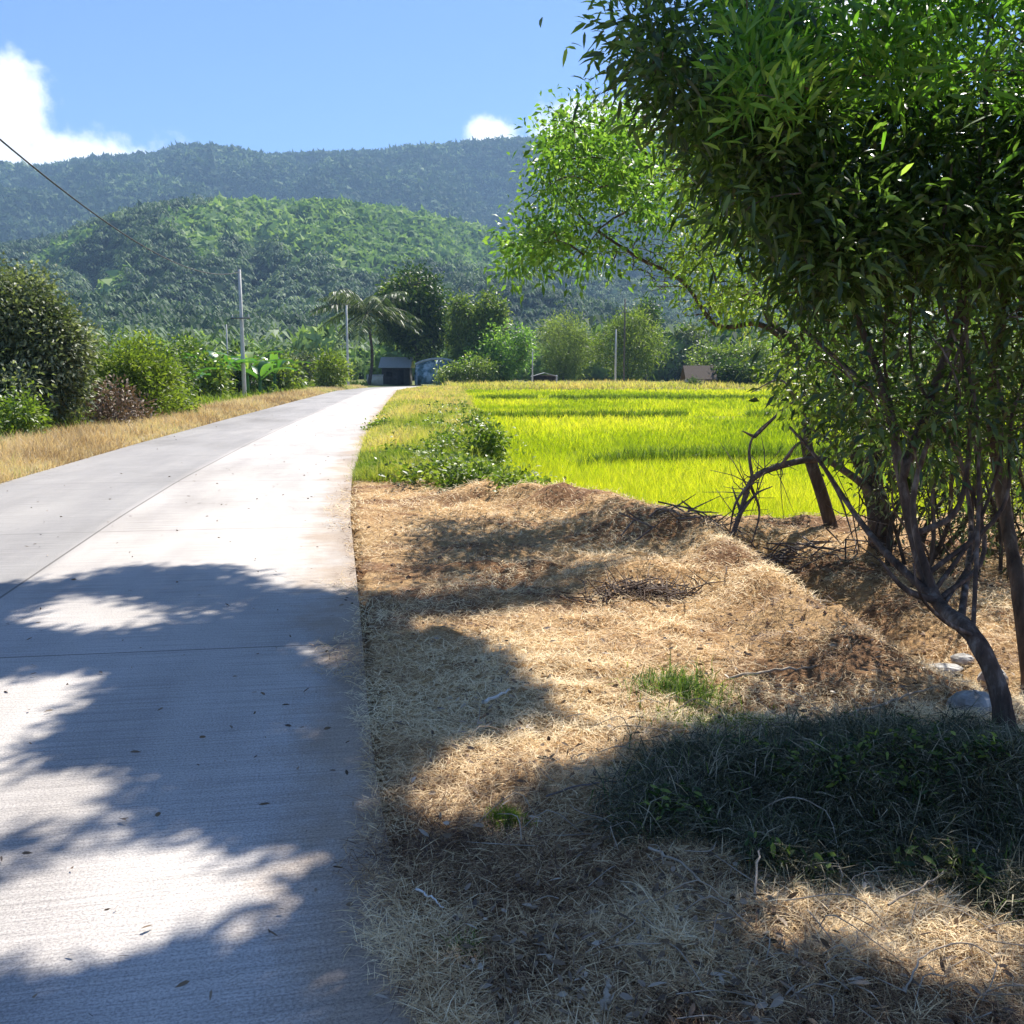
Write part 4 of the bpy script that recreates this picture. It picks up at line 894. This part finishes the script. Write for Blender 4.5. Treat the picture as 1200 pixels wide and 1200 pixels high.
V, T, rr = np.vstack([V, V2]), np.vstack([T, T2 + len(V)]), np.concatenate([rr, r2])
tag(mk('leaf_litter', V, T, M['litter'], rnd=rr), 'fallen dry leaves lying on the verge and the road', 'dead leaves', None, 'stuff')
# green ground cover under the tree
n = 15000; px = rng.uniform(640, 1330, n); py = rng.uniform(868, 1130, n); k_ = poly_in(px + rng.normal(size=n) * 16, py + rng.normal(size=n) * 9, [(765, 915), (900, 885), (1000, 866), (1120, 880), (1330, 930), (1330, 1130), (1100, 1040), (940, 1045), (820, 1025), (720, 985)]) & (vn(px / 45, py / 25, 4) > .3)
q = np.array([G(a, b, -.05)[:2] for a, b in zip(px[k_], py[k_])]); n = len(q)
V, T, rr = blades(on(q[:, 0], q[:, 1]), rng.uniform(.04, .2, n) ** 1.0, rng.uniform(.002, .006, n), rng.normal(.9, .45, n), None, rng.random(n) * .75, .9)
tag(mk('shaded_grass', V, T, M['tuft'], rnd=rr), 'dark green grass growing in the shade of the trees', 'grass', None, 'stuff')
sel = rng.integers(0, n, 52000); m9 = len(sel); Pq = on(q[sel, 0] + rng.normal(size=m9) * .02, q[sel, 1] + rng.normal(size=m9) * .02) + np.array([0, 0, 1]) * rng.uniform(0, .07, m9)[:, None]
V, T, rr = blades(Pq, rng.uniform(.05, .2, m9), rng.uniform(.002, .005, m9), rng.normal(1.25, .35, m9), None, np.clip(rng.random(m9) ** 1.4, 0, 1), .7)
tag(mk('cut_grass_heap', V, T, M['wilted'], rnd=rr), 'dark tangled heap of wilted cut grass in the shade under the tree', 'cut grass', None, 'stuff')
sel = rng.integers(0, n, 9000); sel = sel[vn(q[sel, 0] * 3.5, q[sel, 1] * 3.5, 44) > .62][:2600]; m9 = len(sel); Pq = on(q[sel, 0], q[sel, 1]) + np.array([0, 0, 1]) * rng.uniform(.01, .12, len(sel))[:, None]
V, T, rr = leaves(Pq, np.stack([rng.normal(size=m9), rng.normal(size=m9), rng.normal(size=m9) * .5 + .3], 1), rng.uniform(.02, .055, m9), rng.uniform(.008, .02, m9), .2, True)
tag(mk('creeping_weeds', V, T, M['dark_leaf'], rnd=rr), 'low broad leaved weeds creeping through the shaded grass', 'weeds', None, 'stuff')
mb = MB()
for k in range(420):
    yy_ = float(sampley(1, 1.9, 4.6, 1.8)[0]); xx_ = roadx(yy_) + .4 + rng.random() * (.9 + yy_ * .6); L = rng.uniform(.08, .3); a = rng.random() * 6.28
    p0 = np.array([xx_, yy_, float(hgt(xx_, yy_)) + rng.uniform(.01, .05)]); dr = np.array([math.cos(a), math.sin(a), rng.uniform(-.05, .3)]) * L
    mb.tube(cat_([p0, p0 + dr * .5 + rng.normal(size=3) * L * .15, p0 + dr + [0, 0, -L * .1]], 3), [.0022] * 4 + [.0016] * 2 + [.001], 4)
tag(mb.build('fallen_twigs', M['twig'], None), 'thin pale broken twigs scattered through the shaded verge', 'twigs', None, 'stuff')
# small bright tufts in the straw
tl = ['dark green grass tuft in the straw near the middle of the verge', 'bright lime grass patch right below the dark green tuft', 'small yellow green tuft at the border of the lower shade', 'little green tuft beside the lower left shade of the verge', 'green tuft at the foot of the crooked trunk']
for k, (px, py, rx, ry, n, hh, mt) in enumerate([(800, 812, .22, .2, 900, .15, 'tuft'), (848, 850, .3, .22, 1500, .06, 'dike'), (592, 965, .06, .05, 500, .07, 'dike'), (545, 1118, .06, .06, 250, .06, 'tuft'), (1165, 880, .15, .1, 500, .12, 'tuft')]):
    g0 = gh(px, py); xx = g0[0] + rng.normal(size=n) * rx * .5; yy = g0[1] + rng.normal(size=n) * ry * .5
    V, T, rr = blades(on(xx, yy), hh * rng.uniform(.5, 1.2, n), .005 * rng.uniform(.6, 1.3, n), rng.normal(.6, .35, n), None, None, .7)
    tag(mk('grass_tuft', V, T, M[mt], rnd=rr, origin=g0), tl[k], 'grass tuft', 'grass tufts in the straw')
# right hand verge: weeds beyond the straw
n = 90000; y = sampley(n, 13.2, 100, 1.35); x = roadx(y) - .12 + rng.random(n) * (padleft(y) - roadx(y) + .7); keep = (y > 13.9 + .6 * vn(x * 1.5, x * 0, 8)) ; x, y = x[keep], y[keep]; n = len(x)
dry = ss(22, 45, y); w = fbm(x * .8, y * .5, 61)
rr = np.clip(.42 + dry * .3 + (w - .47) * 1.9 + rng.normal(size=n) * .15, 0, 1)
V, T, rr = blades(on(x, y), rng.uniform(.10, .5, n) * (.5 + .6 * ss(.1, .9, x - roadx(y))) * (.6 + .8 * w) * (1 - .35 * ss(30, 70, y)), np.maximum(.008, .0007 * y) * rng.uniform(.7, 1.4, n), rng.normal(.4, .3, n), None, rr, .6)
tag(mk('verge_weeds', V, T, M['weed'], rnd=rr), 'tall yellowish weeds between the road and the rice paddy', 'weeds', None, 'stuff')
# leafy weeds (countable bushes)
wl = ['low leafy green bush nearest the straw at the paddy corner', 'leafy green weed bush in the middle of the weedy verge', 'larger leafy green bush beside the rice at the paddy corner', 'small green weed bush close to the road edge', 'far leafy bush where the weeds narrow', 'sprawling green weed bush left of the larger leafy bush at the straw edge', 'low pale green bush touching the first rice plants']
for k, (px, py, x0, x1, t_, b_2) in enumerate([(545, 585, 510, 580, 548, 585), (530, 545, 500, 555, 515, 548), (575, 555, 545, 590, 500, 560), (445, 508, 432, 462, 495, 510), (552, 520, 535, 570, 492, 520), (512, 572, 480, 540, 545, 575), (602, 592, 570, 640, 562, 596)]):
    g0 = G(px, py, -.1); tree('weed_bush', wl[k], 'bush', (g0[0], g0[1]), [blob_px(x0, x1, t_, b_2, g0[1], 1, .4)], M['green_leaf'], 60, 26, .09, .05, .10, .012, stems=4, group='leafy bushes in the weedy verge')
# left verge: golden standing grass
n = 100000; y = sampley(n, 7, 100, 1.5); wd = 2.4 + .0 * y; x = roadx(y) - 5.02 - rng.random(n) ** 1.2 * wd - .35 * 0; keep = x > -60; x, y = x[keep], y[keep]; n = len(x)
w = fbm(x * .6, y * .4, 71); dd_ = roadx(y) - 5.02 - x
rr = np.clip(.5 + (w - .47) * 1.3 + rng.normal(size=n) * .18 + ss(60, 90, y) * .4, 0, 1)
V, T, rr = blades(on(x, y), rng.uniform(.12, .45, n) * (.45 + .55 * ss(.1, .7, dd_)), np.maximum(.007, .0006 * y) * rng.uniform(.7, 1.4, n), rng.normal(.35, .3, n), None, rr, .5)
tag(mk('golden_grass', V, T, M['drygrass'], rnd=rr), 'dry golden grass along the left edge of the road', 'grass', None, 'stuff')
# green undergrowth behind it
n = 60000; y = sampley(n, 9, 130, 1.2); x = roadx(y) - 7.2 - rng.random(n) * (8 + y * .35); w = fbm(x * .4, y * .3, 73)
V, T, rr = blades(on(x, y), rng.uniform(.2, .8, n) * (.5 + w), np.maximum(.014, .0011 * y), rng.normal(.4, .3, n), None, np.clip(w + rng.normal(size=n) * .2, 0, 1), .7)
tag(mk('undergrowth', V, T, M['dike'], rnd=rr), 'green undergrowth behind the golden grass on the left', 'undergrowth', None, 'stuff')
# rice
def rice(n, y0, y1, hw, per, H, W0, p):
    y = sampley(n, y0, y1, p); x = padleft(y) + rng.random(n) * (hw * y + 4 - padleft(y)); g = .18
    near_ = y < 24; x = np.where(near_, np.round(x / g) * g, x) + rng.normal(size=n) * .03; y = np.where(near_, np.round(y / g) * g, y) + rng.normal(size=n) * .03
    keep = (padmask(x, y) > .75) & (dikes(x, y) < .3) & (rng.random(n) < .45 + .8 * vn(x * .7, y * .4, 66)); x, y = x[keep], y[keep]
    x = np.repeat(x, per) + rng.normal(size=len(x) * per) * .03; y = np.repeat(y, per) + rng.normal(size=len(y) * per) * .03
    n = len(x); w = fbm(x * .25, y * .12, 81); rr = np.clip(.45 + (w - .47) * 2.0 + rng.normal(size=n) * .26, 0, 1)
    return blades(on(x, y), H * rng.uniform(.7, 1.15, n) * (.85 + .3 * w), np.maximum(.008, W0 * y) * rng.uniform(.7, 1.3, n), rng.normal(.22, .16, n), None, rr, .55)
mb = MB()
for a in ((30000, 10.5, 26, .62, 7, .36, .0006, 1.2), (42000, 25, 98, .62, 4, .40, .00085, 1.1)):
    V, T, rr = rice(*a); mb.add(V, T, rr)
tag(mb.build('rice_crop', M['rice'], None), 'bright yellow green young rice filling the paddy', 'rice', None, 'stuff')
n = 60000; x = rng.uniform(-6, 62, n); y = rng.uniform(11, 98, n)
# dikes
x = np.concatenate([rng.uniform(-2, 30, 12000), rng.uniform(-4, 45, 12000), rng.uniform(.5, 9, 5000)]); y = np.concatenate([39 + .03 * x[:12000] + .6 * np.sin(x[:12000] * .21), 66 - .02 * x[12000:24000], 19.5 + .35 * (x[24000:] - 2) + .5 * np.sin(x[24000:] * .5)]) + rng.normal(size=29000) * .3
keep = (padmask(x, y) > .5) & (dikes(x, y) > .2) & (vn(x * .5, y * .1, 14) > .25); x, y = x[keep], y[keep]; n = len(x)
V, T, rr = blades(on(x, y), rng.uniform(.15, .42, n), np.maximum(.01, .0008 * y), rng.normal(.3, .3, n), None, rng.random(n) * .8, .6)
tag(mk('dike_grass', V, T, M['dike'], rnd=rr), 'darker green grass growing along the low paddy banks', 'grass', None, 'stuff')
# far edge weeds
n = 40000; x = rng.uniform(-7, 75, n); y = rng.uniform(97.5, 112, n); w = fbm(x * .3, y * .3, 91); keep = np.abs(seg_d(x, y, [(-9, 97), (-4.5, 109), (6, 115)])) > 1.2; x, y, w = x[keep], y[keep], w[keep]; n = len(x)
V, T, rr = blades(on(x, y), rng.uniform(.3, .95, n) * (.3 + 1.1 * w), .08, rng.normal(.4, .3, n), None, np.clip(.3 + w * .8 + rng.normal(size=n) * .15, 0, 1), .6)
tag(mk('far_bank_grass', V, T, M['weed'], rnd=rr), 'tall pale grass along the far side of the paddy', 'grass', None, 'stuff')

# ------------------------------------------------------------------ single sticks, twigs, rocks
def stick(name, label, pts, r, mat='twig', lift=.03, group=None, arch=0):
    P = [gh(a, b) + [0, 0, lift] for a, b in pts]; m = len(P)
    for q in range(m): P[q][2] += arch * math.sin(math.pi * q / (m - 1))
    C = cat_(P, 6); C[1:-1] += rng.normal(size=(len(C) - 2, 3)) * r * .5
    mb = MB(); mb.tube(C, np.linspace(r, r * .5, len(C)), 6)
    o = mb.build(name, M[mat], None, origin=P[0]); tag(o, label, 'stick', group); return o
g_ = 'sticks and vines lying on the verge'
stick('stick', 'white bleached stick lying on the straw beside the road shade', [(566, 834), (582, 828), (598, 820)], .010, 'whitestick', .05, g_)
stick('stick', 'long thin brown branch lying across the straw below the mound', [(855, 806), (900, 797), (950, 793), (985, 792)], .009, 'twig', .05, g_)
stick('stick', 'pale thin twig slanting through the straw near the rocks', [(985, 852), (1030, 838), (1075, 822), (1110, 812)], .007, 'twig', .05, g_)
stick('stick', 'straight pale twig at the lower left of the verge', [(488, 1060), (505, 1070), (520, 1082)], .004, 'whitestick', .05, g_)
stick('vine', 'long pale curved vine arching over the shaded grass on the right', [(860, 985), (920, 975), (970, 1000), (985, 1050)], .0032, 'twig', .04, g_, .1)
stick('vine', 'pale curved twig at the border of the orange sunny patch', [(1040, 1075), (1080, 1062), (1110, 1040), (1125, 1015)], .004, 'twig', .04, g_, .03)
stick('vine', 'thin looped vine near the bottom right corner', [(1060, 1180), (1080, 1150), (1130, 1140), (1165, 1160), (1150, 1190)], .003, 'twig', .04, g_, .05)
stick('twig', 'forked upright twig in the shaded grass left of the curved vine', [(884, 1065), (888, 1030), (892, 1010)], .004, 'twig', .04, g_, .05)
stick('twig', 'thin twig crossing the shaded grass towards the left', [(830, 985), (870, 1000), (900, 1008), (940, 1025)], .003, 'twig', .05, g_, .04)
stick('twig', 'short thick stake stub poking up at the bottom edge', [(708, 1198), (711, 1180), (713, 1163)], .010, 'twig', .03, g_, .02)
stick('twig', 'dark thin twig lying in the lit straw above the lower shade', [(640, 945), (690, 930), (730, 928)], .004, 'deadwood', .04, g_)
stick('twig', 'broken twig on the lower verge in deep shade', [(760, 1010), (800, 1030), (822, 1052)], .005, 'twig', .05, g_)
# dark pile of cut stalks on the mound
g0 = gh(755, 700); mb = MB()
for k in range(230):
    c0 = np.array([g0[0] + rng.normal() * .2, g0[1] + rng.normal() * .11, 0]); c0[2] = hgt(c0[0], c0[1]) + rng.uniform(0, .09); a = rng.random() * 3.14; L = rng.uniform(.05, .16)
    dr = np.array([math.cos(a), math.sin(a), rng.normal() * .4 + .2]) * L; mb.tube([c0 - dr, c0 + rng.normal(size=3) * .015, c0 + dr], [.006, .005, .002], 4)
tag(mb.build('stalk_heap', M['red_bark'], None, origin=g0), 'small heap of dark cut stalks on the straw mound', 'stalk heap')
# clods along the paddy rim
cl = [(655, 605), (700, 606), (735, 603), (765, 612), (800, 632), (820, 640), (560, 640), (500, 602), (470, 578), (440, 577)]
def lump(name, label, cat, c0, r, mat, group, seed, flat=.6, parent=None):
    g = np.random.default_rng(seed); nu, nv = 14, 9; V = []
    for a in range(nv):
        th = math.pi * a / (nv - 1)
        for b in range(nu):
            ph = 2 * math.pi * b / nu; d_ = np.array([math.sin(th) * math.cos(ph), math.sin(th) * math.sin(ph), math.cos(th) * flat]); V.append(d_)
    V = np.array(V); q = g.normal(size=(7, 3)); q = nrm(q)
    f = np.ones(len(V))
    for k in range(7): f = np.minimum(f, .78 / np.maximum(1e-3, V @ q[k]) * (.8 + .4 * g.random())) if True else f
    f = np.clip(f, .5, 1) * (1 + .05 * g.normal(size=len(V))); V = V * f[:, None] * np.array(r)
    T = []
    for a in range(nv - 1):
        for b in range(nu):
            p0, p1, p2, p3 = a * nu + b, a * nu + (b + 1) % nu, (a + 1) * nu + (b + 1) % nu, (a + 1) * nu + b; T += [(p0, p3, p2), (p0, p2, p1)]
    o = mk(name, V + c0, T, mat, None, rnd=np.full(len(V), .5), smooth=False, origin=c0); tag(o, label, cat, group); return o
_rs = .8
rl = ['largest pale boulder behind the foot of the crooked trunk', 'flat pale rock left of the largest boulder', 'small whitish rock above the flat pale rock', 'pale rock partly hidden by the crooked trunk', 'small grey stone below the largest boulder']
for k, (px, py, r_) in enumerate([(1140, 835, (.16, .12, .17)), (1105, 785, (.16, .10, .06)), (1128, 775, (.10, .08, .08)), (1165, 800, (.12, .1, .14)), (1178, 905, (.07, .05, .05))]):
    c0 = gh(px, py); c0[2] += r_[2] * .15; lump('rock', rl[k], 'rock', c0, tuple(_rs * q for q in r_), M['rock'], 'pale rocks by the crooked tree', 300 + k)

# ------------------------------------------------------------------ haze
HX, HY, HZ0, HZ1 = 3600, 3600, -6, 640
mb = MB(); mb.box((0, 0, (HZ0 + HZ1) / 2), (2 * HX, 2 * HY, HZ1 - HZ0))
m, nt = newmat('haze_air'); pv = nt.nodes.new('ShaderNodeVolumePrincipled'); pv.inputs['Density'].default_value = .00023; pv.inputs['Color'].default_value = (.42, .68, 1, 1); pv.inputs['Anisotropy'].default_value = .1
oo = nt.nodes.new('ShaderNodeOutputMaterial'); nt.links.new(pv.outputs[0], oo.inputs['Volume'])
hz = mb.build('haze', m, None, smooth=False); tag(hz, None, None, None, 'stuff')

# ------------------------------------------------------------------ sky with clouds
wd_ = bpy.data.worlds.new('World'); scene.world = wd_; wd_.use_nodes = True; nt = wd_.node_tree; N = nt.nodes; Lk = nt.links; N.clear()
sk = N.new('ShaderNodeTexSky'); sk.sky_type = 'NISHITA'; sk.sun_disc = False; sk.sun_elevation = SUN_EL; sk.sun_rotation = SUN_AZ; sk.air_density = 1.0; sk.dust_density = .3; sk.ozone_density = 2.5
tc = N.new('ShaderNodeTexCoord'); sp = N.new('ShaderNodeSeparateXYZ'); Lk.new(tc.outputs['Generated'], sp.inputs[0])
def mth(op, a, b=None, c=None, clamp=False):
    x = N.new('ShaderNodeMath'); x.operation = op; x.use_clamp = clamp
    for i, q in enumerate((a, b, c)):
        if q is None: continue
        if hasattr(q, 'links'): Lk.new(q, x.inputs[i])
        else: x.inputs[i].default_value = q
    return x.outputs[0]
yy = mth('MAXIMUM', sp.outputs[1], .05); uu = mth('DIVIDE', sp.outputs[0], yy); vv = mth('DIVIDE', sp.outputs[2], yy)
nz1 = N.new('ShaderNodeTexNoise'); nz1.inputs['Scale'].default_value = 13; nz1.inputs['Detail'].default_value = 9; nz1.inputs['Roughness'].default_value = .62; Lk.new(tc.outputs['Generated'], nz1.inputs['Vector'])
tot = None
for (px, py, rx, ry) in [(-20, 160, 100, 112), (75, 200, 125, 58), (578, 160, 42, 26), (705, 160, 95, 50), (1040, -5, 90, 45), (1500, 120, 260, 60), (-300, 150, 200, 90)]:
    r0 = ray(px, py); u0, v0 = r0[0] / r0[1], r0[2] / r0[1]
    a = mth('DIVIDE', mth('SUBTRACT', uu, u0), rx / F * 1.05); b = mth('DIVIDE', mth('SUBTRACT', vv, v0), ry / F * 1.05)
    d_ = mth('SUBTRACT', 1.0, mth('SQRT', mth('ADD', mth('MULTIPLY', a, a), mth('MULTIPLY', b, b))))
    tot = d_ if tot is None else mth('MAXIMUM', tot, d_)
dens = mth('ADD', mth('MULTIPLY', tot, 1.0), mth('MULTIPLY', mth('SUBTRACT', nz1.outputs['Fac'], .5), 2.3))
mr = N.new('ShaderNodeMapRange'); mr.interpolation_type = 'SMOOTHSTEP'; Lk.new(dens, mr.inputs[0]); mr.inputs[1].default_value = -.02; mr.inputs[2].default_value = .5; mr.inputs[3].default_value = 0; mr.inputs[4].default_value = .97
tint = N.new('ShaderNodeMix'); tint.data_type = 'RGBA'; tint.blend_type = 'MULTIPLY'; tint.inputs[0].default_value = 1; Lk.new(sk.outputs[0], tint.inputs[6]); tint.inputs[7].default_value = (.64, .81, 1.2, 1)
mx = N.new('ShaderNodeMix'); mx.data_type = 'RGBA'; Lk.new(mr.outputs[0], mx.inputs[0]); Lk.new(tint.outputs[2], mx.inputs[6]); mx.inputs[7].default_value = (13, 13.1, 13.4, 1)
bg = N.new('ShaderNodeBackground'); bg.inputs['Strength'].default_value = .06; Lk.new(mx.outputs[2], bg.inputs['Color'])
ow = N.new('ShaderNodeOutputWorld'); Lk.new(bg.outputs[0], ow.inputs[0])
sl = bpy.data.lights.new('sun', 'SUN'); sl.energy = 5.0; sl.angle = R(.55); sl.color = (1, .95, .87)
so = bpy.data.objects.new('sun', sl); COL.objects.link(so); so.location = (0, 0, 30)
from mathutils import Vector
so.rotation_euler = Vector(-SUN).to_track_quat('-Z', 'Y').to_euler()

# ------------------------------------------------------------------ camera
cd = bpy.data.cameras.new('camera'); co = bpy.data.objects.new('camera', cd); COL.objects.link(co)
co.location = (0, 0, CH); co.rotation_euler = (math.pi / 2 - PITCH, 0, 0)
cd.sensor_width = 36; cd.lens = 36 * F / 1200; cd.clip_start = .05; cd.clip_end = 12000
scene.camera = co
scene.view_settings.view_transform = 'Standard'; scene.view_settings.look = 'None'; scene.view_settings.exposure = 1.2; scene.view_settings.gamma = 1
for o in bpy.data.objects:
    if '_w' in o: del o['_w']
